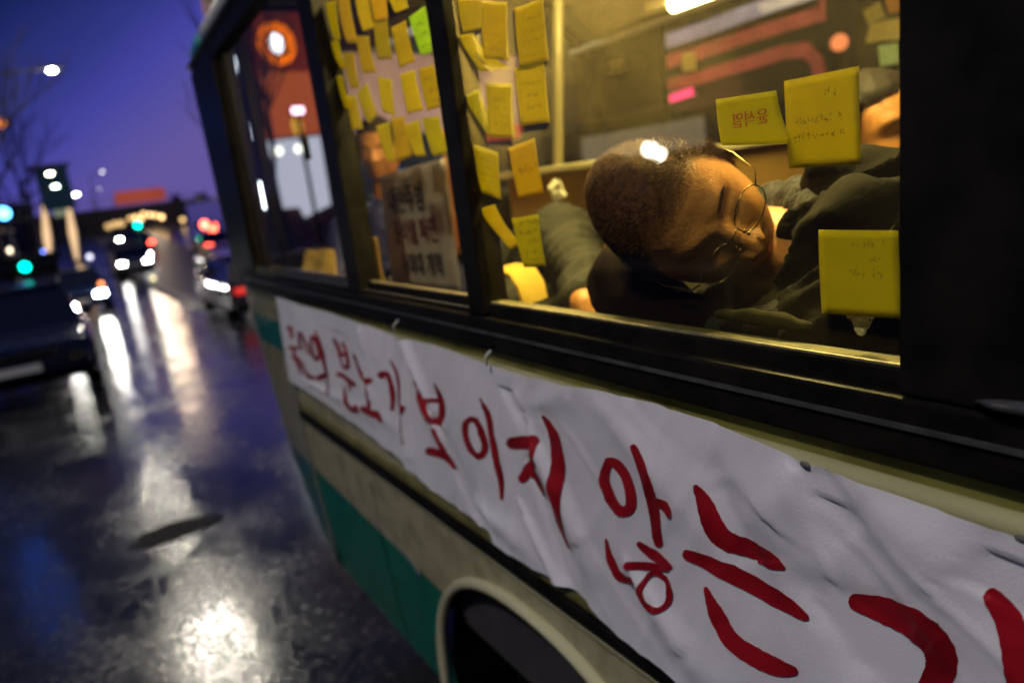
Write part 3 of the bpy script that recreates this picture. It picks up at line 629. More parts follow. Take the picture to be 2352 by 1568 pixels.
# ------------------------------------------------------------------ sticky notes
def note_mat(name, col, tr=.66):
    m = mat(name, col, .8, var=.05, scale=25, trans=tr, bump=.15, bscale=35); t = m.node_tree; oi = t.nodes.new('ShaderNodeObjectInfo'); hs = t.nodes.new('ShaderNodeHueSaturation')
    mr = t.nodes.new('ShaderNodeMapRange'); mr.inputs['To Min'].default_value = .78; mr.inputs['To Max'].default_value = 1.2; t.links.new(oi.outputs['Random'], mr.inputs['Value']); t.links.new(mr.outputs[0], hs.inputs['Value'])
    mh = t.nodes.new('ShaderNodeMapRange'); mh.inputs['To Min'].default_value = .507; mh.inputs['To Max'].default_value = .488; t.links.new(oi.outputs['Random'], mh.inputs['Value']); t.links.new(mh.outputs[0], hs.inputs['Hue'])
    b = t.nodes['Principled BSDF']; src = b.inputs['Base Color'].links[0].from_socket; t.links.new(src, hs.inputs['Color']); t.links.new(hs.outputs[0], b.inputs['Base Color'])
    for q in t.nodes:
        if q.type == 'BSDF_TRANSLUCENT': t.links.new(hs.outputs[0], q.inputs[0])
    return m
M_ny = note_mat('yellow_note_paper', (.60, .54, .0)); M_ny2 = note_mat('deep_yellow_note_paper', (.50, .42, .0)); M_ng = note_mat('green_note_paper', (.42, .60, .06))
M_no = note_mat('orange_note_paper', (.75, .38, .12)); M_nm = note_mat('mint_note_paper', (.55, .75, .5)); M_nc = note_mat('cream_note_paper', (.72, .64, .28))
M_ink = mat('faded_ink', (.22, .16, .01), .8); M_inkd = mat('dark_ink', (.03, .025, .01), .7); M_inkr = mat('red_marker', (.55, .12, .02), .7)
def note(quad, x, m, label, grp, curl=.006, ink=None, dens=0, cat='sticky note', seed=0, twist=0.0, curlpow=2.2):
    """quad: tl, tr, br, bl in pixels on the inner face of the pane"""
    rnd = random.Random(seed); q = [PX(u, v, x) for u, v in quad]; n = 10; vs = []; fs = []
    def pt(s, t, off=0.0):
        a = q[0].lerp(q[1], s); b = q[3].lerp(q[2], s); p = a.lerp(b, t)
        bow = curl * (t**curlpow) * (1 + twist*(s-.5)*2) + .0006*math.sin(s*5+seed)
        # the free lower edge swings into the bus; keep the sight of it true by sliding along the pane
        return Vector((p.x + max(0, bow) - off, p.y, p.z + 0.15*max(0, bow)))
    for j in range(n+1):
        for i in range(n+1): vs.append(pt(i/n, j/n))
    for j in range(n):
        for i in range(n): a = j*(n+1)+i; fs.append((a, a+1, a+n+2, a+n+1))
    o = link('sticky_note', mesh('sticky_note', vs, fs), m, None, True); tag(o, label, cat, grp)
    so = o.modifiers.new('thick', 'SOLIDIFY'); so.thickness = .0003; so.offset = 1
    if ink:
        mb = MB()
        for (s0, t0, s1, hh) in ink:         # a line of handwriting from s0 to s1 at height t0
            s_ = s0
            while s_ < s1:
                w = rnd.uniform(.035, .06)*(1+hh*4)
                if rnd.random() < .82:
                    for k in range(rnd.randint(2, 4)):
                        a = (s_ + rnd.uniform(0, w*.7), t0 + rnd.uniform(-hh, hh)*.5); b = (a[0]+rnd.uniform(-w*.5, w*.6), a[1]+rnd.uniform(-hh, hh)*.9)
                        pa = pt(*a, .0007); pb = pt(*b, .0007); dd = (pb-pa)
                        if dd.length < 1e-5: continue
                        sd = Vector((0, -dd.z, dd.y)).normalized()*.00035*(1+hh*5)
                        mb.add([pa-sd, pa+sd, pb+sd*.7, pb-sd*.7], [(0, 1, 2, 3)])
                s_ += w
        if len(mb.v) > 40: mb.build('lettering', dens or M_ink, o)
    return o
X3 = .0155; G3 = 'sticky notes on the big side window'; G2 = 'sticky notes on the small sliding window'
note([(1800, 187), (1973, 152), (1975, 378), (1808, 389)], X3, M_ny, 'largest yellow note, upper right of the sleeping man, with three lines of faint writing', G3, .002, [(.5, .2, .82, .05), (.15, .48, .75, .05), (.1, .66, .8, .05)], seed=1)
nr_ = note([(1643, 229), (1782, 208), (1802, 338), (1648, 338)], X3, M_ny, 'wide yellow note with mirrored red letters just above the man\'s forehead', G3, .010, None, seed=2, twist=.4)
note([(1880, 528), (2062, 530), (2068, 737), (1882, 722)], X3, M_ny, 'square yellow note low at the right, over the man\'s jacket', G3, .004, [(.42, .16, .88, .05), (.6, .32, .85, .045), (.4, .48, .85, .05)], seed=3)
note([(1049, -5), (1105, -5), (1108, 66), (1060, 76)], X3, M_ny2, 'yellow note at the top edge, touching the thin window post', G3, .003, seed=4)
note([(1106, 2), (1164, 6), (1166, 141), (1108, 136)], X3-.001, M_ny2, 'tall yellow note at the top, second from the thin post', G3, .004, [(.3, .3, .8, .04), (.3, .55, .7, .04), (.3, .8, .8, .04)], seed=5)
note([(1181, 20), (1248, -4), (1258, 140), (1190, 157)], X3, M_ny2, 'tall yellow note at the top, third from the thin post, with four rows of writing', G3, .003, [(.2, .25, .9, .04), (.2, .45, .9, .04), (.2, .6, .9, .04), (.2, .85, .9, .04)], seed=6)
note([(1181, 156), (1250, 142), (1260, 283), (1193, 291)], X3-.001, M_ny, 'tall yellow note hanging right under another, left of the dusty glass', G3, .003, [(.2, .3, .8, .04), (.3, .5, .8, .04), (.3, .7, .8, .04)], seed=7)
note([(1050, 82), (1085, 76), (1130, 167), (1097, 167)], X3, M_ny, 'narrow twisted yellow note with a bright folded edge beside the post', G3, .02, seed=8, twist=.8)
note([(1090, 122), (1093, 120), (1132, 170), (1120, 166)], X3-.002, M_nc, 'pale curled strip peeling off a twisted yellow note', G3, .004, seed=8)
note([(1065, 222), (1099, 204), (1130, 316), (1120, 320)], X3, M_ny, 'yellow note tapering to a point over the lilac sheet', G3, .012, seed=9, twist=.6)
note([(1116, 192), (1175, 192), (1178, 319), (1123, 317)], X3, M_ny, 'upright yellow note in the middle of the lilac sheet', G3, .003, [(.3, .3, .8, .04), (.3, .45, .8, .04), (.3, .75, .8, .04)], seed=10)
note([(1088, 331), (1144, 351), (1147, 461), (1092, 440)], X3, M_ny, 'yellow note with slanting grey writing beside the post at mid height', G3, .004, [(.1, .25, .8, .03), (.1, .4, .8, .03), (.1, .55, .8, .03), (.1, .7, .8, .03)], seed=11)
note([(1167, 340), (1228, 317), (1245, 446), (1187, 458)], X3, M_ny2, 'yellow note with one bold black line of writing', G3, .004, [(.25, .5, .95, .1)], dens=M_inkd, seed=12)
note([(1098, 481), (1136, 469), (1181, 572), (1164, 574)], X3, M_ny, 'yellow note narrowing to its lower end beside the thin post', G3, .012, seed=13, twist=.5)
note([(1174, 502), (1236, 492), (1249, 613), (1198, 616)], X3, M_ny, 'yellow note covered in dark writing in front of the grey sleeve', G3, .004, [(.3, .12, .95, .07), (.2, .3, .9, .06), (.5, .5, .9, .06), (.3, .7, .9, .06), (.3, .85, .9, .06)], dens=M_inkd, seed=14)
K5 = lambda L: [(x*.24+715, y*.24) for x, y in L]
small = [([(130, 30), (235, 0), (265, 380), (190, 390)], 0, 'top left'), ([(240, -60), (350, -60), (420, 420), (290, 420)], 1, ''), ([(410, -60), (545, -60), (570, 270), (460, 310)], 0, ''),
 ([(560, -60), (715, -60), (720, 180), (590, 205)], 1, ''), ([(590, 200), (725, 185), (765, 570), (625, 578)], 1, ''), ([(730, -50), (900, -60), (920, 80), (780, 130)], 0, ''),
 ([(760, 270), (905, 195), (960, 600), (825, 660)], 1, ''), ([(930, 170), (1085, 60), (1175, 490), (1030, 550)], 2, ''), ([(425, 350), (545, 350), (580, 710), (470, 710)], 1, ''),
 ([(300, 510), (410, 510), (440, 850), (350, 860)], 1, ''), ([(165, 400), (260, 390), (300, 640), (240, 680)], 0, ''), ([(60, 530), (140, 500), (190, 790), (120, 830)], 0, ''),
 ([(630, 735), (770, 765), (795, 1115), (660, 1080)], 0, ''), ([(845, 710), (990, 670), (1045, 1060), (900, 1100)], 0, ''), ([(1020, 660), (1165, 620), (1250, 1020), (1090, 1070)], 1, ''),
 ([(440, 890), (535, 790), (605, 1100), (510, 1200)], 0, ''), ([(240, 730), (300, 730), (350, 1050), (260, 1050)], 0, ''), ([(340, 920), (430, 920), (490, 1240), (380, 1250)], 0, ''),
 ([(620, 1210), (750, 1170), (790, 1560), (690, 1560)], 0, ''), ([(760, 1130), (890, 1110), (950, 1500), (810, 1560)], 1, ''), ([(900, 1190), (1030, 1150), (1070, 1500), (960, 1510)], 0, ''), ([(1060, 1130), (1220, 1110), (1280, 1480), (1130, 1510)], 0, '')]
lab2 = ['leftmost yellow note of the top row on the sliding window', 'long yellow note, second in the top row on the sliding window', 'yellow note, third in the top row on the sliding window',
 'short yellow note, fourth in the top row on the sliding window', 'long yellow note reaching down to the lilac sheet below the fourth of the top row', 'yellow note at the top just above and left of the green one',
 'orange-yellow note directly left of the green one', 'light green note with dark writing, the only green one on the window', 'yellow note left of the long one, half over the lilac sheet',
 'narrow yellow note at the upper left corner of the lilac sheet', 'pale yellow note near the left post, half overlapped from the right', 'yellow note closest to the left post of the sliding window',
 'yellow note alone in the centre of the lilac sheet', 'yellow note left of the note with bold dark writing', 'yellow note with bold dark writing beside the thin post',
 'tilted yellow note left of centre on the lilac sheet, corner pointing down', 'narrow pale yellow note on the left edge of the lilac sheet', 'yellow note hanging lowest at the left of the lilac sheet',
 'leftmost yellow note of the bottom row of four', 'second yellow note from the left in the bottom row of four', 'third yellow note from the left in the bottom row of four', 'rightmost yellow note of the bottom row of four']
for i, ((q, c, _), lb) in enumerate(zip(small, lab2)):
    note(K5(q), .024 + .0006*(i % 4), (M_ny, M_ny2, M_ng)[c], lb, G2, random.uniform(.003, .012), ([(.2, .3, .85, .1), (.2, .55, .85, .1), (.2, .8, .8, .08)] if i in (7, 14) else [(.2, .4, .8, .03)] if i % 3 else None), dens=M_inkd if i in (7, 14) else 0, seed=20+i, twist=random.uniform(-.4, .4))
E8 = lambda L: [(x*.2701+1834.6, y*.2701) for x, y in L]
GF = 'pastel notes on the far windows of the bus'
far = [([(540, 100), (690, 10), (740, 150), (590, 215)], M_nc, 'tilted yellow note at the top of the far window'), ([(730, -10), (900, -30), (900, 90), (770, 125)], M_no, 'orange note cut by the top edge, beside the black pillar'),
 ([(600, 210), (740, 170), (740, 350), (570, 370)], M_nc, 'blurred yellow note under the tilted one'), ([(738, 170), (900, 150), (890, 340), (738, 350)], M_nc, 'pale yellow note against the black pillar above the mint ones'),
 ([(675, 390), (850, 365), (860, 540), (690, 570)], M_nm, 'upper pale mint note on the far window'), ([(745, 610), (900, 600), (900, 790), (740, 790)], M_nm, 'lower pale mint note on the far window'),
 ([(580, 860), (680, 730), (790, 780), (760, 880)], M_nc, 'cream note slanting above the dark-haired passenger'), ([(790, 850), (900, 830), (900, 1060), (850, 1000)], M_nc, 'cream note behind the passenger\'s head by the pillar')]
for i, (q, m_, lb) in enumerate(far): note(E8(q), BW-.045-.002*i, m_, lb, GF, -.0, seed=60+i)
note([(1395, 140), (1432, 130), (1434, 162), (1398, 172)], BW-.045, M_nc, 'small olive note far back at the left end of the striped coach', GF, seed=71)
note([(1567, 122), (1596, 118), (1597, 162), (1566, 165)], BW-.045, M_nc, 'small cream note on the far window post between the stripes', GF, seed=72)

# lettering through text curves turned into meshes
def text_mesh(body, size, name, m, parent, extr=.0004, bold=0.0):
    cu = bpy.data.curves.new('t', 'FONT'); cu.body = body; cu.size = size; cu.extrude = extr; cu.align_x = 'CENTER'; cu.align_y = 'CENTER'; cu.offset = bold
    to = bpy.data.objects.new('t', cu); C.objects.link(to); bpy.context.view_layer.update()
    me = bpy.data.meshes.new_from_object(to.evaluated_get(bpy.context.evaluated_depsgraph_get())); bpy.data.objects.remove(to)
    return link(name, me, m, parent)
def frame_from(o, org, ex, ey):
    ex = ex.normalized(); n = ex.cross(ey).normalized(); ey = n.cross(ex)
    M = Matrix((ex, ey, n)).transposed().to_4x4(); M.translation = org; o.matrix_world = M
def place_text(body, size, name, m, parent, org, ex, ey, bold=0.0):
    o = text_mesh(body, size, name, m, None, bold=bold); frame_from(o, org, ex, ey); w = o.matrix_world.copy(); o.parent = parent; o.matrix_world = w; return o
# mirrored red letters on the wide note (read from inside the bus)
c = PX(1722, 275, X3-.0018); r_ = PX(1780, 265, X3-.0018) - PX(1665, 285, X3-.0018)
o = text_mesh('윤석열', .0165, 'red_letters', M_inkr, None); ex = (-r_).normalized(); ey = Vector((0, 0, 1)); ey = (ey - ex*ey.dot(ex)).normalized()
M_ = Matrix((ex, ey, ex.cross(ey))).transposed().to_4x4(); M_.translation = c; o.matrix_world = M_; o.parent = nr_

# lilac sheet hung in the windscreen, paper poster, other papers
def sheet(name, quad3, m, label, cat, grp=None, sag=.01, n=14, seed=3):
    vs = []; fs = []
    nrm = (quad3[1]-quad3[0]).cross(quad3[3]-quad3[0]).normalized()
    for j in range(n+1):
        for i in range(n+1):
            s, t = i/n, j/n; p = quad3[0].lerp(quad3[1], s).lerp(quad3[3].lerp(quad3[2], s), t)
            vs.append(p + nrm*sag*(noise.noise(Vector((s*3+seed, t*3, seed)))+.6*math.sin(s*9+seed)))
    for j in range(n):
        for i in range(n): a = j*(n+1)+i; fs.append((a, a+1, a+n+2, a+n+1))
    o = link(name, mesh(name, vs, fs), m, None, True); so = o.modifiers.new('thick', 'SOLIDIFY'); so.thickness = .0006
    if label: tag(o, label, cat, grp)
    return o
M_lil = mat('lilac_paper', (.62, .50, .80), .8, trans=.45, var=.1, scale=6); M_pink = mat('pink_paper', (.7, .12, .2), .8, trans=.4)
sh = sheet('poster_sheet', [PY(740, 120, 2.9), PY(1200, 128, 2.9), PY(1196, 292, 2.9), PY(775, 320, 2.9)], M_lil, 'lilac paper sheet hanging behind the sticky notes at the front of the bus', 'paper sheet')
q4 = [PY(1075, 290, 2.89), PY(1200, 285, 2.89), PY(1195, 318, 2.89), PY(1085, 328, 2.89)]
sheet('pink_strip', q4, M_pink, None, None).parent = sh
M_paper = mat('newsprint', (.45, .38, .32), .9, var=.12, trans=.28, scale=20)
pp = [PX(872, 405, .17), PX(1022, 362, .17), PX(1060, 672, .17), PX(902, 656, .17)]
po = sheet('poster', pp, M_paper, 'grey paper poster with dark and red Korean lettering behind the sliding window', 'poster', sag=.002)
M_pk = mat('poster_black_ink', (.02, .02, .03), .8); M_pr = mat('poster_red_ink', (.12, .008, .012), .8)
nrm = (pp[1]-pp[0]).cross(pp[3]-pp[0]).normalized();
if nrm.x > 0: nrm = -nrm
def pos(s, t): return pp[0].lerp(pp[1], s).lerp(pp[3].lerp(pp[2], s), t) + nrm*.005
for body, s, t, m_, k in (('내란주범', .40, .25, M_pk, .98), ('윤석열 파면', .48, .52, M_pr, .88), ('사회대 개혁', .53, .80, M_pk, .82)):
    ex = pos(1, t)-pos(0, t); place_text(body, .062*k, 'poster_lettering', m_, po, pos(s, t), ex, pos(s, t-.2)-pos(s, t), bold=.0006).scale.y *= 1.25
M_yp = mat('yellow_cloth', (.75, .50, .06), .8, trans=.4, var=.15, scale=9)
sheet('yellow_cloth', [PX(812, 545, .10), PX(868, 545, .10), PX(888, 665, .06), PX(832, 655, .06)], M_yp, 'yellow cloth draped behind the lower left of the sliding window', 'cloth', sag=.006)
sheet('yellow_cloth', [PX(705, 575, .15), PX(765, 572, .15), PX(775, 660, .1), PX(690, 640, .1)], M_yp, 'yellow cloth showing at the foot of the driver\'s window', 'cloth', sag=.008, seed=5)
sheet('orange_curtain', [PX(1015, 300, .35), PX(1060, 290, .35), PX(1078, 580, .35), PX(1042, 585, .35)], mat('orange_curtain_cloth', (.72, .38, .10), .8, trans=.35), 'orange curtain strip beside the poster', 'curtain', sag=.012, seed=6)
mb = MB(); pts = [PX(u, v, .05) for u, v in ((1122, 618), (1150, 620), (1172, 632), (1190, 662), (1200, 704))]; n_ = len(pts)
for p in pts: mb.v += [tuple(p), tuple(p + Vector((.005, .0, 0))), tuple(p+Vector((.09, .05, -.005)))]
for i in range(n_-1): mb.f += [(3*i, 3*i+1, 3*i+4, 3*i+3), (3*i+1, 3*i+2, 3*i+5, 3*i+4)]
mb.tube(pts, .0028, 6)
tag(mb.build('yellow_folder', M_yp, None, True), 'curved yellow cardboard folder standing on the inner sill by the thin post', 'folder')
def crumple(name, c, r, m, label, cat, seed):
    bm = bmesh.new(); bmesh.ops.create_icosphere(bm, subdivisions=3, radius=1)
    for v in bm.verts:
        n1 = noise.noise(v.co*1.7 + Vector((seed, 0, 0))); n2 = noise.noise(v.co*4 + Vector((0, seed, 0)))
        v.co = Vector((v.co.x*.5, v.co.y*1.2, v.co.z)) * r * (1 + .6*n1 + .45*n2)
    me = bpy.data.meshes.new(name); bm.to_mesh(me); bm.free(); o = link(name, me, m); o.location = c; return tag(o, label, cat)
M_tis = mat('white_tissue', (.75, .70, .5), .8, trans=.3)
crumple('crumpled_tissue', PX(1278, 438, .45), .022, M_tis, 'crumpled white tissue on the brown box behind the notes', 'tissue', 3)
crumple('crumpled_tissue', PX(1440, 662, .10), .016, mat('yellowed_tissue', (.6, .55, .25), .8, trans=.3), 'small yellowish tissue on the sill under the man\'s head', 'tissue', 9)
mb = MB(); bc = PX(1975, 728, .03); rl = random.Random(4)
for k in range(70):
    a = rl.uniform(-1, 1); b = rl.uniform(0, 1); w = .016*(1-b); th = rl.uniform(0, 6.28); r0 = .0032
    cc = bc + Vector((rl.uniform(0, .004), -a*w, .006 - b*.022)); mb.tube([cc + Vector((0, r0*math.cos(th+t), r0*math.sin(th+t))) for t in (0, 1.2, 2.4, 3.6, 4.8, 6.0)], .0007, 5)
tag(mb.build('lace_ornament', mat('lace_thread', (.7, .64, .42), .8), None, True), 'white lace ornament pinned to the jacket below the square note', 'lace ornament')
# cardboard box and shelf behind the notes
M_card = mat('brown_cardboard', (.36, .21, .045), .8, var=.15, scale=5)
b0 = PX(1255, 480, .75)
bx = MB().box((.55, 1.30, 1.30), (1.25, 1.80, 1.69), .006).build('cardboard_box', M_card); tag(bx, 'brown cardboard box behind the sticky notes, half hidden by the sleeping man', 'cardboard box')
MB().box((.52, 1.28, 1.692), (1.28, 1.82, 1.71), .003).build('box_lid', mat('pale_lid', (.5, .45, .25), .6), bx)

# ------------------------------------------------------------------ people
def blobmesh(caps, voxel=.008, folds=None, smooth=2, seed=0):
    """caps: (p0, p1, r0, r1) tapered capsules, fused to one continuous skin"""
    bm = bmesh.new()
    def cap(p0, p1, r0, r1):
        p0, p1 = Vector(p0), Vector(p1); d = p1-p0; L = max(d.length, 1e-4); q = d.to_track_quat('Z', 'Y').to_matrix().to_4x4(); q.translation = p0
        rings = []; N = 20; prof = []
        for i in range(6): a = -math.pi/2 + (math.pi/2)*i/5; prof.append((r0*math.cos(a), r0*math.sin(a)))
        for i in range(1, 4): t = i/4; prof.append((r0+(r1-r0)*t, L*t))
        for i in range(6): a = (math.pi/2)*i/5; prof.append((r1*math.cos(a), L + r1*math.sin(a)))
        for r, h in prof: rings.append([bm.verts.new(q @ Vector((max(r, 1e-5)*math.cos(2*math.pi*k/N), max(r, 1e-5)*math.sin(2*math.pi*k/N), h))) for k in range(N)])
        for a, b in zip(rings, rings[1:]):
            for k in range(N): bm.faces.new((a[k], a[(k+1) % N], b[(k+1) % N], b[k]))
        bm.faces.new(list(reversed(rings[0]))); bm.faces.new(rings[-1])
    for c_ in caps: cap(*c_)
    me = bpy.data.meshes.new('b'); bm.to_mesh(me); bm.free()
    o = bpy.data.objects.new('b', me); C.objects.link(o)
    md = o.modifiers.new('r', 'REMESH'); md.mode = 'VOXEL'; md.voxel_size = voxel
    sm = o.modifiers.new('s', 'SMOOTH'); sm.iterations = smooth*4; sm.factor = .5
    bpy.context.view_layer.update()
    me2 = bpy.data.meshes.new_from_object(o.evaluated_get(bpy.context.evaluated_depsgraph_get())); bpy.data.objects.remove(o)
    if folds:
        ns = [v.normal.copy() for v in me2.vertices]
        for v, nn_ in zip(me2.vertices, ns): v.co += nn_*folds(v.co)
        me2.update()
    return me2
def fold_fn(amp, fx, fy, fz, seed):
    def f(p):
        a = noise.noise(Vector((p.x*fx+seed, p.y*fy, p.z*fz))); b = noise.noise(Vector((p.x*fx*2.3, p.y*fy*2.3+seed, p.z*fz*2.3)))
        return amp*((1-abs(a)*2.2)*.7 + b*.5)
    return f
def gs(v, c, s): return math.exp(-((v-c)/s)**2)
def head_point(n):
    """direction on the unit sphere -> skin point of an adult head, face towards -y"""
    x, y, z = n; rx, ry, rz = .076, .098, .122
    p = Vector((x*rx, y*ry, z*rz)); zz = p.z
    if zz < 0:
        t = -zz/rz; p.x *= 1 - .20*t**1.7
        if y > 0: p.y *= 1 - .50*t**.9
        else: p.y *= 1 - .06*t
    else:
        if y > 0: p.y *= 1 + .06*(1-zz/rz)
        p.x *= 1 + .03*math.sin(zz/rz*math.pi)
    front = max(0.0, -y)
    if front > 0:                      # flatten the face plane
        ylim = -.086 - .004*math.cos(zz*20)
        if zz > -.10 and zz < .07 and p.y < ylim*(1-(abs(p.x)/.075)**3.0):
            tgt = ylim*(1-(abs(p.x)/.075)**3.0); p.y = p.y*.35 + tgt*.65
        f = min(1, front*1.6); ax = abs(p.x); d = 0.0
        d += .008*gs(zz, .026, .011)*gs(ax, .026, .022)         # brow
        d -= .017*gs(zz, .004, .014)*gs(ax, .031, .015)         # socket
        d += .0115*gs(zz, .001, .009)*gs(ax, .031, .012)        # lid
        d -= .0045*gs(zz, -.0045, .0018)*gs(ax, .031, .013)     # closed lid line
        if -.050 < zz < .03:
            tt = (0.022-zz)/.058
            if tt > 0: d += (.004 + .022*min(1, tt)**1.2)*gs(ax, 0, .0075+.005*min(1, tt)) * (1 if zz > -.036 else math.exp(-((zz+.036)/.006)**2))
        d += .013*gs(zz, -.032, .007)*gs(ax, .013, .006)        # wings of the nose
        d += .0055*gs(zz, -.014, .020)*gs(ax, .044, .018)       # cheekbone
        d += .0065*gs(zz, -.057, .0055)*gs(ax, 0, .021)
        d += .0075*gs(zz, -.068, .0055)*gs(ax, 0, .018)
        d -= .0050*gs(zz, -.0625, .0018)*gs(ax, 0, .023)
        d -= .004*gs(zz, -.078, .005)*gs(ax, 0, .018)
        d += .010*gs(zz, -.095, .013)*gs(ax, 0, .020)
        p.y -= d*f
    # ears
    e_ = gs(p.y, .012+.15*(-.0)*zz, .011)*gs(zz, -.004, .026)*(abs(x) > .5)
    rim = .013*e_ - .006*gs(p.y, .008, .005)*gs(zz, -.004, .014)*(abs(x) > .5)
    p.x += math.copysign(rim, x)
    return p
def head_mesh(subd=6, scale=1.0, mask=None, off=0.0, rough=0.0):
    bm = bmesh.new(); bmesh.ops.create_icosphere(bm, subdivisions=subd, radius=1)
    drop = []
    for v in bm.verts:
        n_ = v.co.normalized(); q = head_point(n_)
        if mask is not None:
            k = mask(q, n_)
            if k <= 0: drop.append(v)
            q = q + n_*(off*min(1, k*8) + rough*noise.noise(q*160)*min(1, k*6))
        v.co = q*scale
    if drop: bmesh.ops.delete(bm, geom=drop, context='VERTS')
    me = bpy.data.meshes.new('head'); bm.to_mesh(me); bm.free(); return me
M_skin = mat('warm_skin', (.52, .225, .06), .45, var=.16, scale=14, bump=.25, bscale=220); M_skin.node_tree.nodes['Principled BSDF'].inputs['Subsurface Weight'].default_value = .08
M_skin.node_tree.nodes['Principled BSDF'].inputs['Subsurface Scale'].default_value = .01
M_hair = mat('short_black_hair', (.055, .023, .007), .8, var=.5, scale=120, spec=.3, col2=(.13, .052, .014), bump=.4, bscale=250)
M_hair2 = mat('black_hair', (.010, .007, .005), .7, var=.3, scale=40, spec=.2)
M_lip = mat('lip_skin', (.34, .12, .07), .4)
def hair_mask(q, n_):
    # positive inside the hair region
    ax = abs(q.x)
    line = .078 - .55*max(0, (q.y+.05))*1.0 if q.y < -.0 else .0
    lim = .066 if q.y < -.06 else (.066 - (q.y+.06)*1.75 if q.y < .0 else (-.039 - (q.y)*.6))
    lim += .003*noise.noise(q*30)
    return (q.z - lim) * 10
def join(meshes, mats=None):
    bm = bmesh.new()
    for k, (me, M_) in enumerate(meshes):
        n0 = len(bm.verts); f0 = len(bm.faces); bm.from_mesh(me); bm.verts.ensure_lookup_table(); bm.faces.ensure_lookup_table()
        for v in bm.verts[n0:]: v.co = M_ @ v.co
    me = bpy.data.meshes.new('j'); bm.to_mesh(me); bm.free(); return me
def hair_strands(M_, n, length, seed, scale=1.0, dens=.0009):
    rnd = random.Random(seed); mb = MB(); k = 0
    while k < n:
        d = Vector((rnd.gauss(0, 1), rnd.gauss(0, 1), rnd.gauss(0, 1))).normalized(); q = head_point(d)
        if hair_mask(q, d) <= rnd.uniform(-.04, .10): continue
        k += 1; q = q*scale; q += d*.001
        t = (d + Vector((rnd.uniform(-.5, .5), rnd.uniform(-.9, .1), rnd.uniform(-.3, .5)))).normalized(); L = length*rnd.uniform(.6, 1.2); s_ = d.orthogonal().normalized()*dens*.5
        e1 = q + t*L*.6; e2 = q + t*L + Vector((0, -.002, -.001))
        mb.add([M_@(q-s_), M_@(q+s_), M_@(e1+s_*.7), M_@(e1-s_*.7), M_@e2], [(0, 1, 2, 3), (3, 2, 4)])
    return mb
# --- the sleeping man
m1 = empty('person', (0, 0, 0), 0, 'short-haired man in glasses and dark jacket asleep with his head tipped against the window', 'person')
right_ = (R @ Vector((1, 0, 0))); up_ = (R @ Vector((0, 1, 0))); view_ = (R @ Vector((0, 0, -1)))
HC = PX(1568, 492, .118)
vdir = (CAM - HC).normalized()            # towards the viewer
e1 = (right_ - vdir*right_.dot(vdir)).normalized(); e2 = vdir.cross(e1)      # picture right / picture up at the head
if e2.dot(up_) < 0: e2 = -e2
uimg = (e1*-.905 + e2*.425).normalized()  # chin-to-crown as it shows
limg = (e1*.425 + e2*.905).normalized()
TILT = math.radians(33); YAW = math.radians(1)
zax = (uimg*math.cos(TILT) + vdir*math.sin(TILT)).normalized()
fax = (vdir*math.cos(TILT) - uimg*math.sin(TILT)).normalized()     # nose direction
xax = zax.cross(-fax).normalized()
# turn the face about its own axis
fax2 = (fax*math.cos(YAW) + limg*math.sin(YAW)).normalized(); yax = -fax2; xax = yax.cross(zax).normalized()
MH = Matrix((xax, yax, zax)).transposed().to_4x4(); MH.translation = HC
SC = 1.15
hd = head_mesh(6, SC)
neckA = MH @ Vector((0, .02, -.06)); 
sh1 = None
nk = blobmesh([(neckA, MH @ Vector((0, .03, -.13)), .052, .055), (MH @ Vector((0, .03, -.13)), PX(1900, 620, .24), .055, .08), (PX(1900, 620, .24), PX(2050, 600, .30), .08, .11)], .006)
body = link('body', join([(hd, MH), (nk, Matrix.Identity(4))]), M_skin, m1, True)
hm = head_mesh(6, SC, lambda q, n_: hair_mask(q, n_) + .10, .0012, .0005)
at_ = hm.attributes.new('edge', 'FLOAT', 'POINT')
for i, v in enumerate(hm.vertices): at_.data[i].value = hair_mask(v.co/SC, v.co.normalized())
hm.transform(MH); M_scalp = M_hair.copy(); M_scalp.name = 'cropped_hair_scalp'; t_ = M_scalp.node_tree; n_ = t_.nodes; l_ = t_.links
an = n_.new('ShaderNodeAttribute'); an.attribute_name = 'edge'; nn = n_.new('ShaderNodeTexNoise'); nn.inputs['Scale'].default_value = 420; nn.inputs['Detail'].default_value = 3
tn = n_.new('ShaderNodeTexCoord'); l_.new(tn.outputs['Object'], nn.inputs['Vector']); m_a = n_.new('ShaderNodeMath'); m_a.operation = 'MULTIPLY_ADD'; m_a.inputs[1].default_value = .5; l_.new(nn.outputs['Fac'], m_a.inputs[0]); l_.new(an.outputs['Fac'], m_a.inputs[2])
m_r = n_.new('ShaderNodeMapRange'); m_r.inputs['From Min'].default_value = .12; m_r.inputs['From Max'].default_value = .46; m_r.inputs['To Max'].default_value = .93; l_.new(m_a.outputs[0], m_r.inputs['Value']); l_.new(m_r.outputs[0], n_['Principled BSDF'].inputs['Alpha'])
hair = link('hair', hm, M_scalp, m1, True)
hair_strands(MH, 24000, .0060, 3, SC, .0006).build('hair_strands', M_hair, hair)
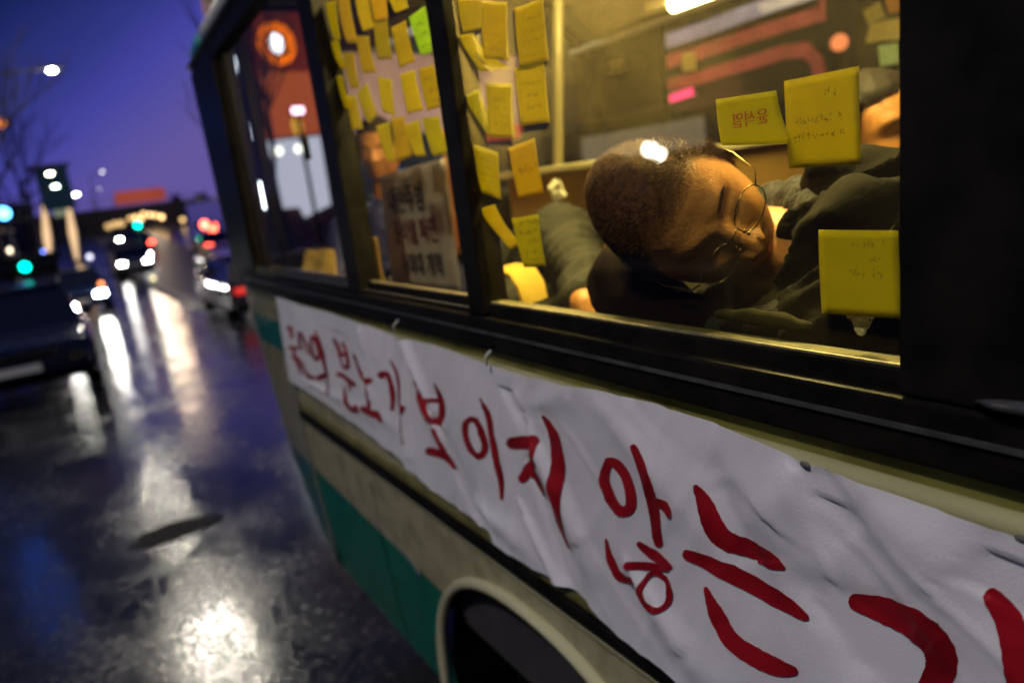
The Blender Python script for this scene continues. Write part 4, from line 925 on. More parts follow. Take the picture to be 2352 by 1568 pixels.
# brows
rb = random.Random(2)
for sx_ in (-1, 1):
    mb = MB()
    for k in range(150):
        t = rb.random(); x = sx_*(.014 + .034*t); z = .026 + .006*math.sin(t*2.6) + rb.uniform(-.0026, .0026); n_ = Vector((x/.076, -1.05, z/.122)).normalized()
        q = head_point(n_); q = q*SC + Vector((0, -.001, 0)); d = Vector((sx_*.006, -.0012, .0022))
        w = Vector((0, 0, .00028)); mb.add([MH@(q-w), MH@(q+w), MH@(q+d)], [(0, 1, 2)])
    mb.build('eyebrow', M_hair, body)
    mb = MB(); ps = []
    for k in range(13):
        a = (k/12-.5)*2; x = sx_*.031 + a*.0145; z = -.0045 + .0035*a*a - .0022; n_ = Vector((x/.076, -1.08, z/.122)).normalized(); ps.append(MH@(head_point(n_)*SC + Vector((0, -.0006, 0))))
    mb.tube(ps, [.0003] + [.0009]*11 + [.0003], 5); mb.build('eyelashes', M_hair, body)
# spectacles
M_wire = mat('gold_wire', (.28, .19, .07), .22, 1.0); gl = empty('glasses'); gl.parent = m1
lens_m = glass_mat('spectacle_lens', (.93, .95, .86), 0, .25); rimb = MB()
for sx_ in (-1, 1):
    pts = []; N = 30
    for i in range(N+1):
        th = 2*math.pi*i/N; a = .0240*math.copysign(abs(math.cos(th))**.85, math.cos(th)); b = .0175*math.copysign(abs(math.sin(th))**.85, math.sin(th))
        pts.append(MH @ (Vector((sx_*.0325 + a, -.106 + .20*max(0, abs(sx_*.0325+a)-.02), -.004 + b))*SC))
    rimb.tube(pts, .0008, 6, False)
    me = mesh('lens', pts[:-1], [tuple(range(N))]); link('lens', me, lens_m, gl)
    rimb.tube([MH@(Vector((sx_*.055, -.099, .0))*SC), MH@(Vector((sx_*.070, -.088, .002))*SC), MH@(Vector((sx_*.0815, -.04, .004))*SC), MH@(Vector((sx_*.083, .004, .004))*SC)], .0011, 6)
    for dz in (-.004, .002):
        rimb.ball(MH@(Vector((sx_*.009, -.108, -.010+dz))*SC), .0025, None, None, 8, 6)
rimb.tube([MH@(Vector((-.010, -.106, .002))*SC), MH@(Vector((0, -.113, .005))*SC), MH@(Vector((.010, -.106, .002))*SC)], .0012, 6)
rimb.build('frame', M_wire, gl, True)
# jacket and scarf
M_jak = mat('dark_olive_jacket', (.008, .0065, .002), .85, var=.4, scale=12, bump=.2, bscale=80, spec=.08)
M_fur = mat('dark_collar', (.007, .005, .003), .9, var=.4, scale=40, bump=.5, bscale=120)
g = lambda u, v, e: PX(u, v, .02+e)
caps = [(g(2000, 545, .26), g(2190, 540, .30), .10, .12), (g(1980, 500, .25), g(2140, 500, .27), .072, .085), (g(2030, 640, .18), g(2180, 640, .22), .10, .14), (g(1830, 830, .13), g(2020, 800, .14), .075, .11), (g(1600, 880, .11), g(1800, 860, .12), .06, .08),
        (g(2100, 800, .2), g(2150, 950, .2), .15, .16), (g(1450, 880, .12), g(1650, 900, .12), .07, .09), (g(1900, 590, .28), g(1980, 560, .28), .07, .08), (g(1560, 760, .20), g(1800, 720, .24), .055, .07), (g(1640, 720, .26), g(1850, 640, .30), .06, .07)]
caps_old = [(PD(1960, 520, 1.05), PD(2160, 560, 1.10), .125, .15), (PD(1880, 500, 1.10), PD(2100, 440, 1.12), .085, .12), (PD(1990, 640, .98), PD(2200, 700, 1.05), .12, .15),
        (PD(1700, 800, .93), PD(1980, 760, .93), .06, .10), (PD(1560, 830, .95), PD(1720, 800, .93), .05, .07), (PD(2100, 900, 1.0), PD(2200, 500, 1.1), .16, .16), (PD(1800, 900, .98), PD(2150, 900, 1.0), .12, .14),
        (PD(1500, 860, .98), PD(1800, 880, .98), .07, .11)]
def jf(p):
    a = noise.noise(Vector((p.x*9, p.y*7+3, p.z*22+(p.y*10)))); b = noise.noise(Vector((p.x*22, p.y*18, p.z*45)))
    c = noise.noise(Vector((p.y*16+p.z*26, p.x*6, p.z*5)))
    return .020*(1-abs(a)*2.6) + .006*b + .010*max(0, 1-abs(c)*5)
link('jacket', blobmesh(caps, .008, jf, 2), M_jak, m1, True)
col = [(g(1780, 470, .33), g(1850, 500, .28), .035, .04), (g(1830, 455, .27), g(1895, 490, .22), .03, .035), (g(1895, 490, .22), g(1925, 560, .17), .035, .036), (g(1925, 560, .17), g(1910, 670, .11), .036, .036), (g(1910, 670, .11), g(1820, 765, .07), .036, .036),
       (g(1820, 765, .07), g(1660, 790, .065), .036, .036), (g(1660, 790, .065), g(1520, 770, .07), .036, .04)]
col_old = [(PD(1800, 445, 1.02), PD(1880, 470, .98), .035, .04), (PD(1880, 470, .98), PD(1905, 560, .94), .04, .042), (PD(1905, 560, .94), PD(1890, 660, .90), .042, .04), (PD(1890, 660, .90), PD(1800, 730, .87), .04, .035),
       (PD(1800, 730, .87), PD(1660, 745, .86), .035, .03), (PD(1660, 745, .86), PD(1520, 700, .90), .03, .03)]
link('collar', blobmesh(col, .006, fold_fn(.006, 25, 25, 25, 2), 2), M_fur, m1, True)
st = [PX(u, v, .045) for u, v in ((1650, 722), (1730, 726), (1800, 738), (1860, 752))]
link('hood_edge', blobmesh([(st[0], st[1], .006, .009), (st[1], st[2], .009, .009), (st[2], st[3], .009, .005)], .004, fold_fn(.003, 40, 40, 40, 5), 1), mat('olive_hood_edge', (.03, .026, .007), .85, var=.2, spec=.1), m1, True)
M_snap = mat('brass_snap', (.5, .4, .15), .3, 1.0)
for (u, v, dd) in ((1876, 721, .06), (1592, 765, .05)): MB().ball(PX(u, v, dd), .004, None, None, 10, 6).build('snap_button', M_snap, m1, True)
# dark hood/backrest the man leans on
tag(link('travel_pillow', blobmesh([(g(1440, 650, .11), g(1520, 750, .085), .062, .066), (g(1520, 750, .085), g(1640, 800, .08), .066, .06)], .008, fold_fn(.006, 12, 12, 12, 8), 2), mat('black_pillow_cloth', (.006, .002, .001), .9, spec=.1), None, True), 'black travel pillow wedged under the sleeping man\'s head', 'pillow')
# --- helper for the passengers farther in
def passenger(name, label, HC2, face_dir, up_dir, jacket_caps, jm, hm_=None, sc=1.0, lvl=5, voxel=.011, cap_extra=None, strands=1500):
    t = empty(name, (0, 0, 0), 0, label, 'person'); z_ = up_dir.normalized(); f_ = (face_dir - z_*face_dir.dot(z_)).normalized(); x_ = (-f_).cross(z_).normalized()
    M_ = Matrix((x_, -f_, z_)).transposed().to_4x4(); M_.translation = HC2
    nk = blobmesh([(M_@Vector((0, .01, -.05)), M_@Vector((0, .03, -.17)), .05, .06), (M_@Vector((0, .03, -.17)), M_@Vector((0, .04, -.3)), .06, .11)], .009)
    b = link('body', join([(head_mesh(lvl, sc), M_), (nk, Matrix.Identity(4))]), M_skin, t, True)
    h = link('hair', join([(head_mesh(lvl, sc, hair_mask, .012, .006), M_)]), hm_ or M_hair2, t, True); hair_strands(M_, strands, .02, 5, sc, .002).build('hair_strands', hm_ or M_hair2, h)
    if jacket_caps: link('jacket', blobmesh(jacket_caps(M_) if callable(jacket_caps) else jacket_caps, voxel, fold_fn(.007, 14, 14, 20, 4), 2), jm, t, True)
    return t, M_
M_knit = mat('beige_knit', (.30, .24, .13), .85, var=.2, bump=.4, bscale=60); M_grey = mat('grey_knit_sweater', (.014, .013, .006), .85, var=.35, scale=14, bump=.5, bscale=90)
M_blue = mat('navy_padded_coat', (.03, .03, .08), .6, var=.2)
# right: passenger with bowed dark-haired head
def torso(M_): return [(M_@Vector((0, .06, -.27)), M_@Vector((0, .08, -.55)), .13, .17), (M_@Vector((-.16, .05, -.27)), M_@Vector((.16, .05, -.27)), .08, .08), (M_@Vector((.2, .04, -.28)), M_@Vector((.24, -.08, -.55)), .065, .055), (M_@Vector((-.2, .04, -.28)), M_@Vector((-.24, -.08, -.55)), .065, .055)]
HC2 = PD(2030, 325, 1.30)
street_lamp((3.4, 4.6, .14), (3.3, 4.2, 4.6), 'low lamp added on the pavement to brighten the striped coach', 20, .2, light=130)  # extra lamp put in so the coach stripes show brighter
passenger('person', 'dark-haired passenger with bowed head sitting behind the sleeping man', HC2, (e1*.45 + vdir*.75 - e2*.35), e2*.9 - e1*.45, torso, M_knit)
crumple('crumpled_tissue', PD(1985, 415, 1.3), .026, M_tis, 'white tissue at the bowed passenger\'s collar, above the jacket shoulder', 'tissue', 14)
# left: passenger leaning on the sill, only sleeve and hand in view
t2 = empty('person', (0, 0, 0), 0, 'passenger slumped forward in a grey ribbed sweater, back and sleeve seen beside the notes', 'person')
cp = [(PX(1180, 640, .38), PX(1290, 560, .42), .10, .09), (PX(1290, 560, .42), PX(1340, 640, .30), .075, .05), (PX(1150, 720, .30), PX(1300, 740, .30), .09, .075), (PX(1340, 640, .28), PX(1335, 690, .21), .050, .040), (PX(1110, 560, .55), PX(1180, 480, .6), .09, .06), (PX(1120, 760, .5), PX(1250, 800, .5), .12, .14)]
def rib(p): return .0055*math.sin(p.y*110+p.z*70+3*noise.noise(p*9)) + .008*(1-abs(noise.noise(p*11))*2.2)
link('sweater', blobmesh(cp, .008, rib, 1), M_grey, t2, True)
hp = PX(1340, 690, .18)
hp = PX(1338, 698, .19)
hand = [(hp, hp+Vector((-.01, -.015, -.045)), .024, .022)] + [(hp+Vector((-.008+i*.014, -.02, -.045)), hp+Vector((-.012+i*.015, -.03-.004*i, -.085+.004*abs(i-1))), .0085, .007) for i in range(4)] + [(hp+Vector((-.02, .0, -.02)), hp+Vector((-.04, -.015, -.05)), .010, .008)]
HC3 = PX(1140, 505, .75)
nk = blobmesh([(PX(1150, 560, .62), HC3, .06, .05)] , .009)
z_ = Vector((-.25, .8, .35)).normalized(); f_ = Vector((0, .35, -1)); f_ = (f_-z_*f_.dot(z_)).normalized(); M3 = Matrix(((-f_).cross(z_).normalized(), -f_, z_)).transposed().to_4x4(); M3.translation = HC3 + z_*.06
link('body', join([(blobmesh(hand + [(PX(1335, 685, .2), hp, .024, .024)], .0035, None, 1), Matrix.Identity(4)), (head_mesh(5, 1), M3), (nk, Matrix.Identity(4))]), M_skin, t2, True)
link('hair', join([(head_mesh(5, 1, hair_mask, .012, .006), M3)]), M_hair2, t2, True)
# front: passenger behind the poster, orange scarf
HC4 = PX(872, 350, .52)
passenger('person', 'passenger in a navy coat sitting behind the paper poster at the front', HC4, vdir*.9 + e1*.1, Vector((0, 0, 1)), torso, M_blue, sc=1.0, strands=800)

# ------------------------------------------------------------------ coach and shops beyond the bus
M_cdark = mat('coach_dark_paint', (.02, .018, .01), .35); M_clil = mat('coach_lilac_stripe', (.62, .55, .85), .5, var=.2, scale=4); M_cmar = mat('coach_maroon_stripe', (.75, .13, .11), .5, var=.25, scale=5)
CX = 4.2
coach = empty('coach', (CX, 0, 0), 0, 'dark coach with lilac and maroon stripes standing beyond the far windows', 'coach')
MB().box((0, 1.2, .4), (2.4, 12.5, 3.9), .12).build('body', M_cdark, coach)
def stripe(name, pts, m, th):
    W_ = []; mb = MB(); P3 = [PX(u, v, CX-.012) for u, v in pts]
    for i, p in enumerate(P3):
        t = (P3[min(i+1, len(P3)-1)]-P3[max(i-1, 0)]).normalized(); n_ = Vector((0, -t.z, t.y)); mb.v += [tuple(p+n_*th/2 - Vector((CX, 0, 0))), tuple(p-n_*th/2 - Vector((CX, 0, 0)))]
    for i in range(len(P3)-1): mb.f.append((2*i, 2*i+1, 2*i+3, 2*i+2))
    o = mb.build(name, m, coach); so = o.modifiers.new('t', 'SOLIDIFY'); so.thickness = .004; return o
stripe('lilac_stripe', [(1380, 155), (1480, 118), (1600, 82), (1700, 45), (1880, -15)], M_clil, .17)
stripe('maroon_stripe', [(1380, 182), (1480, 150), (1600, 115), (1700, 80), (1895, 18)], M_cmar, .16)
stripe('thin_maroon_stripe', [(1385, 240), (1500, 205), (1600, 180), (1720, 145), (1800, 120), (1850, 115), (1875, 140), (1888, 200), (1890, 260)], M_cmar, .10)
mb = MB(); 
for k in range(6): mb.box((-.012, 1.6+k*1.75, 1.55), (-.002, 3.2+k*1.75, 2.05), .004)
mb.build('window_band', mat('coach_window_glass', (.01, .012, .01), .08), coach)
for wy in (3.0, 10.6):
    w = MB().lathe([(.25, 0), (.44, .01), (.5, .05), (.5, .22), (.44, .27)], (0, 0, 0), 'x').build('wheel', M_tyre, coach, True); w.location = (.05, wy, .5); MB().lathe([(.001, .02), (.2, .03), (.26, .0)], (0, 0, 0), 'x').build('rim', M_rim, w, True)
a_, b_ = PX(1470, 250, CX-.3), PX(1598, 208, CX-.3)
neon = MB().tube([a_, b_], .03, 8).build('neon_tube', glow('pink_neon_glow', (1.0, .05, .22), 2.6), None, True); tag(neon, 'pink neon tube glowing in front of the striped coach', 'neon light')
MB().ball(a_, .03).ball(b_, .03).tube([(a_.x, (a_.y+b_.y)/2, (a_.z+b_.z)/2), (CX, (a_.y+b_.y)/2, (a_.z+b_.z)/2)], .012, 6).build('neon_bracket', M_black, neon)
for u, v, cc, lb in ((2068, 350, (1, .03, .35), 'small magenta lamp glowing at the edge of the black pillar'), (2022, 192, (.8, .02, .6), 'tiny purple lamp between the mint notes'), (1928, 98, (1, .28, .12), 'small orange lamp beyond the far window')):
    p = PX(u, v, 3.6); o = MB().ball(p, .05 if u == 1928 else .03, None, None, 12, 8).build('signal_lamp', glow('lamp_' + str(u), cc, 1.6 if u == 1928 else 2.2), None, True); tag(o, lb, 'signal lamp')
    MB().tube([p, (p.x, p.y, .15)], .012, 6).build('lamp_post', M_black, o)
# shops ahead, seen through the driver's window
def py(u, v, y): return PY(u, v, y)
def facade(name, y, u0, v0, u1, v1, depth, m, label, cat, zmin=0.0):
    a = PY(u0, v0, y); b = PY(u1, v1, y); t = empty(name, (a.x, y, 0), 0, label, cat)
    MB().box((0, 0, zmin), (b.x-a.x, depth, a.z), .03).build('wall', m, t); return t, a, b
M_brick = mat('dark_red_brick', (.09, .03, .022), .8, var=.4, scale=6); M_dk = mat('dark_building', (.03, .028, .05), .7, var=.3, scale=2)
shop = empty('shop', (0, 16, 0), 0, 'shop with a red brick front, orange ring sign and white lit display window', 'shop')
x0 = PY(553, 300, 16).x; x1 = x0 + 10
MB().box((x0, 0, -1.2), (x1, 1.2, 7.5), .05).build('wall', M_brick, shop)
def panel(name, quad, y, m, parent, t=.08):
    q = [PY(u, v, y) - Vector((0, 16, 0)) for u, v in quad]; mb = MB(); mb.v = [tuple(p) for p in q] + [tuple(p + Vector((0, t, 0))) for p in q]
    mb.f = [(0, 1, 2, 3), (7, 6, 5, 4), (0, 4, 5, 1), (1, 5, 6, 2), (2, 6, 7, 3), (3, 7, 4, 0)]; return mb.build(name, m, parent)
G_or = glow('orange_fascia_glow', (.55, .11, .035), .7); G_red = glow('dim_red_fascia_glow', (.22, .03, .02), .55); G_wh = glow('white_display_glow', (.78, .78, .95), .7); G_blue = glow('blue_awning_glow', (.10, .12, .5), .9)
panel('upper_fascia', [(580, 30), (700, 30), (716, 165), (590, 165)], 15.9, G_red, shop)
panel('lit_fascia', [(592, 165), (720, 165), (735, 305), (610, 318)], 15.88, G_or, shop)
panel('display_window', [(606, 325), (735, 312), (760, 470), (700, 500), (640, 480)], 15.87, G_wh, shop)
panel('awning', [(660, 578), (760, 570), (762, 592), (662, 598)], 15.6, G_blue, shop)
rc = PY(635, 101, 15.6) - Vector((0, 16, 0)); ring = MB(); N = 40; rr_ = []
for i in range(N+1): th = 2*math.pi*i/N; rr_.append(rc + Vector((.30*math.cos(th), 0, .34*math.sin(th))))
rg = ring.tube(rr_, .085, 10, False).build('ring_sign', glow('orange_ring_glow', (1, .17, .0), 1.6), shop, True)
MB().ball(rc, .14, .06, .20).build('sign_centre', glow('ring_centre_glow', (.9, .9, 1), 5), rg, True)
MB().tube([rc + Vector((-.0, .05, -.32)), rc + Vector((0, .3, -.32))], .03, 6).build('sign_bracket', M_black, shop)
def small_sign(u, v, y, w, h, col, s, label, wall=True):
    p = PY(u, v, y); o = MB().box((p.x-w/2, p.y-.05, p.z-h/2), (p.x+w/2, p.y+.05, p.z+h/2), .03).build('lit_sign', glow('sign_%d_%d' % (u, v), col, s)); tag(o, label, 'lit sign', 'small lit signs on the buildings ahead')
    MB().box((p.x-w/2-.03, p.y+.051, p.z-h/2-.03), (p.x+w/2+.03, p.y+.10, p.z+h/2+.03)).build('sign_box', M_black, o); MB().tube([(p.x, p.y+.12, p.z), (p.x, p.y+.12, gz(p.y))], .04, 6).build('sign_post', M_black, o)
small_sign(594, 450, 12, .26, .42, (.9, .95, 1), 9, 'bright white upright lightbox seen through the driver\'s window')
small_sign(580, 495, 13, .12, .30, (1, .75, .4), 5, 'narrow warm yellow lightbox beside the bright white one')
small_sign(537, 243, 15.4, .34, .27, (.35, .75, 1), 3, 'pale cyan sign high beside the front pillar')
small_sign(553, 305, 15.4, .32, .35, (.75, .78, 1), 4, 'pale blue-white sign below the cyan one')
small_sign(526, 288, 15.4, .10, .28, (.6, .6, 1), 2, 'thin lilac sign at the edge of the front pillar')
small_sign(549, 112, 15.4, .14, .42, (1, .08, .05), 2.5, 'red upright sign highest at the front pillar')
small_sign(556, 150, 15.4, .27, .31, (.8, .85, 1), 6, 'round white sign under the red upright one')
small_sign(684, 254, 15.2, .24, .13, (1, .6, .75), 5, 'small pink-white sign over the orange fascia')
# unseen glowing rig added for the pale reflection over the man's hair
M_rig = mat('rig_steel', (.3, .3, .28), .4, .5); sb = empty('reflection_rig', (-4.9, 5.9, 0), 0, 'unseen lit rig across the street, added for the window reflection over the sleeping man', 'reflection rig')
for dy_ in (-1.1, 1.1): MB().tube([(0, dy_, 0), (0, dy_, 2.15)], .04, 8).build('post', M_rig, sb)
MB().box((-1.2, -1.25, 2.1), (.1, 1.25, 2.2), .02).build('rig_top', M_rig, sb)
MB().box((.02, -.95, 1.74), (.06, .95, 2.02), .03).build('lit_fascia', glow('rig_panel_glow', (1, .82, .52), 1.9), sb)  # glowing panel added for the reflection, also fills the bus side
MB().ball((.08, -.22, 1.78), .03, .11, .075).ball((.08, -.36, 1.72), .03, .09, .065).build('lamp', glow('rig_lamp_glow', (1, .92, .75), 70), sb, True)
MB().box((-.6, -1.0, .4), (-.2, 1.0, .46), .01).build('rig_slab', M_rig, sb)
# bare trees
M_bark = mat('dark_bark', (.02, .016, .014), .9, var=.3, bump=.4)
def tree(base, H, label, seed, spread=1.0, depth=6, r0=.16, grp='bare winter trees'):
    rnd = random.Random(seed); tr = MB(); cr = MB()
    def grow(p, d, L, r, lv, tgt):
        pts = [p]; rs = [r]; q = p; dd = d
        for k in range(3):
            dd = (dd + Vector((rnd.uniform(-.18, .18), rnd.uniform(-.18, .18), rnd.uniform(-.05, .14)))).normalized(); q = q + dd*L/3; pts.append(q); rs.append(r*(1-.12*(k+1)))
        tgt.tube(pts, rs, 6 if lv > 3 else 4, False)
        if lv <= 0: return
        for k in range(rnd.randint(2, 3)):
            a = (dd + Vector((rnd.uniform(-1, 1), rnd.uniform(-1, 1), rnd.uniform(-.1, .8)))*.62*spread).normalized(); grow(pts[rnd.randint(2, 3)], a, L*rnd.uniform(.62, .82), r*.58, lv-1, cr)
    b = Vector(base); grow(Vector((0, 0, 0)), Vector((0, 0, 1)), H*.34, r0, depth, tr)
    t = empty('bare_tree', b, 0, label, 'tree', grp); tr.build('trunk', M_bark, t, True); cr.build('crown', M_bark, t); return t
p = PY(30, 590, 26); tree((p.x, 26, gz(26)), 9, 'bare tree with a dark trunk at the left edge of the street', 3, depth=6)
p = PY(70, 590, 40); tree((p.x, 40, gz(40)), 9.5, 'bare tree behind the first one, left of the lit gantry', 5)
p = PY(2, 560, 22); tree((p.x-.6, 22, gz(22)), 8, 'leftmost bare tree, mostly cut off by the picture edge', 8, depth=5)
p = PY(668, 560, 13); tree((p.x, 13, -.4), 7.0, 'slender street tree in front of the lit shop', 11, depth=6, r0=.12)
p = PY(625, 560, 11); tree((p.x, 11, -.2), 4.6, 'thin street tree nearest the bus windscreen', 12, depth=4, r0=.05)
# gantry with lit pillars and teal top
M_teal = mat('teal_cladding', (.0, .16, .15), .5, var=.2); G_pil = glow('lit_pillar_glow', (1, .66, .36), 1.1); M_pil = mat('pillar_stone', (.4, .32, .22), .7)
gy = 58; ga = empty('gateway', (0, gy, gz(gy)), 0, 'tall gateway with two glowing pillars and a teal top storey', 'gateway')
def gp(u, v): q = PY(u, v, gy); return Vector((q.x, 0, q.z-gz(gy)))
a, b = gp(76, 390), gp(176, 478); MB().box((a.x, -.6, b.z), (b.x, .6, a.z), .05).build('top_storey', M_teal, ga)
MB().box((a.x-.25, -.8, a.z+.0), (b.x+.25, .8, a.z+.22), .05).build('roof_slab', mat('pale_slab', (.3, .28, .3), .6), ga)
for (u, u2) in ((100, 112), (156, 176)):
    p0 = gp(u, 465); p1 = gp(u2, 592); MB().tube([(p1.x  , 0, -.3), (p0.x*.5+p1.x*.5, 0, p0.z*.5), (p0.x, 0, p0.z)], [.24, .30, .22], 12).build('pillar', M_pil, ga, True)
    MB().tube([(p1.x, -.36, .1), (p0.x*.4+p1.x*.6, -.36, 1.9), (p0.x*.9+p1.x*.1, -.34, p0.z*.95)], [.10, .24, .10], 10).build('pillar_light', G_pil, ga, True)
MB().box((gp(118, 470).x, -.2, gp(118, 500).z), (gp(152, 470).x, .0, gp(150, 468).z), .03).build('lit_panel', glow('pale_green_panel_glow', (.5, .6, .4), .35), ga)
# overpass with a red banner
oy = 95; ov = empty('overpass', (0, oy, 0), 0, 'dark overpass crossing the road in the distance', 'overpass')
def op(u, v, y=oy): q = PY(u, v, y); return Vector((q.x, 0, q.z))
a = op(150, 500); b = op(408, 445); c_ = op(412, 482)
th_ = 3.0
MB().box((a.x-20, -4, a.z-th_*.6), (b.x, 4, a.z+.4), .1).build('deck', mat('overpass_concrete', (.012, .012, .02), .9), ov)
mb = MB(); 
for k in range(22): mb.box((a.x-18+k*1.9, -4.05, a.z+.4), (a.x-17.9+k*1.9, -3.95, a.z+1.2))
mb.box((a.x-20, -4.05, a.z+1.2), (b.x, -3.95, a.z+1.28)); mb.build('railing', M_pole, ov)
for x_ in (a.x-6, b.x-1.2): MB().box((x_, -1.5, 0), (x_+1.2, 1.5, a.z-th_*.6-.01), .1).build('pier', mat('pier_concrete', (.06, .055, .07), .8), ov)
ra = PY(258, 436, oy-4.4); rb_ = PY(382, 455, oy-4.4)
o = MB().box((ra.x, oy-4.5, a.z+.55), (rb_.x, oy-4.3, a.z+2.0), .03).build('street_banner', mat('glowing_banner_cloth', (.45, .09, .06), .8, emit=(.30, .05, .03), es=.35)); tag(o, 'long red banner hung on the overpass railing', 'banner')  # faint emission in the cloth stands for light falling on it
# far buildings and hill
for i, (u0, u1, v, y, lb) in enumerate(((395, 445, 462, 160, 'dim block of flats right of the overpass end'), (440, 520, 458, 190, 'low dark building against the sky left of the bus corner'), (-60, 60, 490, 80, 'dark building behind the bare trees'))):
    a = PY(u0, v, y); b = PY(u1, v, y); t = empty('building', (a.x, y, gz(y)), 0, lb, 'building', 'dim buildings at the end of the street'); h_ = max(a.z, b.z)-gz(y); wdt = b.x-a.x
    MB().box((0, 0, 0), (wdt, 10, h_), .1).build('wall', M_dk, t); MB().box((wdt*.2, 2, h_+.003), (wdt*.5, 6, h_+1.2), .05).build('roof_hut', M_dk, t)
    rw = random.Random(i); 
    for k in range(7):
        wx = rw.uniform(.08, .85)*wdt; wz = rw.uniform(.25, .85)*h_; MB().box((wx, -.03, wz), (wx+wdt*.05, -.003, wz+wdt*.04)).build('window', glow('far_window_%d_%d' % (i, k), (1, .75, .5), rw.uniform(.1, .4)), t)
a = PY(380, 505, 130)
# ------------------------------------------------------------------ cars
M_cglass = mat('car_window', (.01, .012, .02), .05, coat=.5); M_plate = mat('number_plate', (.6, .6, .55), .5)
def car(label, col, x, y, rz=0.0, front=True, head=None, tail=None, suv=False, lightcol=(1, .97, .88), grp='cars on the wet road'):
    """built with its nose towards -y; rz turns it"""
    t = empty('car', (x, y, gz(y)), rz, label, 'car', grp); W2 = .9; H = 1.62 if suv else 1.44; hb = .98 if suv else .88
    prof = [(-2.25, .42), (-2.28, .62), (-2.15, .80), (-1.15, hb+.02), (2.05, hb+.04), (2.22, .75), (2.25, .42), (1.9, .28), (-1.95, .26)]
    bm = bmesh.new(); rings = []
    for sx_, ins in ((-1, .10), (-1, .02), (-.8, 0), (.8, 0), (1, .02), (1, .10)):
        k = {(-1, .10): -W2, (-1, .02): -W2+.04, (-.8, 0): -W2+.16, (.8, 0): W2-.16, (1, .02): W2-.04, (1, .10): W2}[(sx_, ins)]
        rings.append([bm.verts.new((k, py_*(1-ins*.35), (pz-.6)*(1-ins*.9)+.6)) for py_, pz in prof])
    for a, b in zip(rings, rings[1:]):
        for i in range(len(prof)): j = (i+1) % len(prof); bm.faces.new((a[i], b[i], b[j], a[j]))
    bm.faces.new(rings[0]); bm.faces.new(list(reversed(rings[-1]))); bmesh.ops.recalc_face_normals(bm, faces=bm.faces[:])
    me = bpy.data.meshes.new('car_body'); bm.to_mesh(me); bm.free(); b_o = link('body', me, mat('car_paint_' + label[:12], col, .18, .2, coat=.8), t, True)
    md = b_o.modifiers.new('b', 'BEVEL'); md.width = .03; md.segments = 2
    cab = [(-1.15, hb+.02), (-.35, H-.05), (.9, H), (1.5, H-.12) if not suv else (1.9, H-.06), (2.02, hb+.04)]
    mb = MB(); k = len(cab)
    for sx_, sh_ in ((-1, 0), (1, 0)):
        for (py_, pz) in cab: mb.v.append((sx_*(W2-.06-(.16 if pz > hb+.2 else 0)), py_, pz))
    mb.f = [tuple(range(k)), tuple(reversed(range(k, 2*k)))] + [(i, i+1, i+1+k, i+k) for i in range(k-1)]
    mb.build('windows', M_cglass, t)
    MB().box((-W2+.22, -.38, H-.05), (W2-.22, 1.0, H+.012), .02).build('roof', b_o.data.materials[0], t)
    for wx in (-W2+.10, W2-.10):
        for wy in (-1.42, 1.38):
            w = MB().lathe([(.2, -.1), (.30, -.1), (.325, -.06), (.325, .06), (.30, .1), (.2, .1)], (0, 0, 0), 'x', 20).build('wheel', M_tyre, t, True); w.location = (wx, wy, .325); MB().lathe([(.001, .08), (.2, .075), (.2, -.075), (.001, -.08)], (0, 0, 0), 'x', 16).build('rim', M_rim, w, True)
    for sx_ in (-1, 1):
        hl = MB().box((sx_*.58-.16, -2.30, .60), (sx_*.58+.16, -2.16, .74), .03)
        hl.build('headlight', glow('headlight_glow_%.1f' % y + label[:6], lightcol, head) if head else M_cglass, t)
        MB().box((sx_*.66-.14, 2.14, .66), (sx_*.66+.14, 2.27, .80), .03).build('tail_light', glow('tail_glow_%.1f' % y + label[:6], (1, .05, .03), tail) if tail else mat('red_lens' + label[:5], (.2, .01, .01), .3), t)
        MB().box((sx_*(W2+.02)-.09, -.95, .95), (sx_*(W2+.02)+.09, -.80, 1.08), .03).build('mirror', b_o.data.materials[0], t)
    MB().box((-.26, -2.305, .48), (.26, -2.285, .58), .004).build('number_plate', M_plate, t); MB().box((-.5, -2.295, .62), (.5, -2.26, .74), .01).build('grille', M_black, t)
    return t
dd = PZ(70, 745, .55)
c1 = car('dark saloon car nearest at the left, lights off, pale plate', (.008, .01, .028), PY(-14, 700, 10.2).x, 13.0)
c2 = car('blue car with one dazzling headlight behind the nearest car', (.01, .03, .10), PY(172, 640, 26.5).x, 28.6, head=260)
fog = glow('amber_marker_glow', (1, .25, .02), 1.6)
for i, (u, v, y) in enumerate(((180, 712, 11), (205, 742, 10.5), (246, 674, 15))):
    pass
fl = [(276, 548, 50, 65, None, 'pale car in the dazzling cluster of headlights, leftmost', 0), (290, 556, 43, 60, None, 'front car of the dazzling cluster of headlights', 0), (302, 575, 47, 80, None, 'right-hand car of the dazzling cluster, nearest the lane line', 0), (284, 530, 64, 80, None, 'rear car of the headlight cluster below the overpass', 0)]
for i, (u, v, y, hd_, tl, lb, rz) in enumerate(fl): car(lb, (.2, .2, .22), PY(u, v, y).x, y, rz, head=hd_, tail=tl)
car('car driving away with glowing red tail lights, right of the road', (.05, .02, .02), PY(478, 520, 46).x, 46, math.pi, head=None, tail=22)
car('car whose red brake lights show inside the headlight cluster', (.05, .02, .02), PY(312, 545, 56).x, 56, math.pi, tail=30)
for i, (u, y, lb) in enumerate(((492, 18, 'dark parked car just ahead of the bus front corner'), (478, 25, 'dark parked car second ahead of the bus'), (462, 33, 'dark parked car third ahead of the bus'))):
    car(lb, (.015, .015, .03), PY(u+30, 600, y).x + .4, y, math.pi, tail=.8, grp='cars parked ahead of the bus')
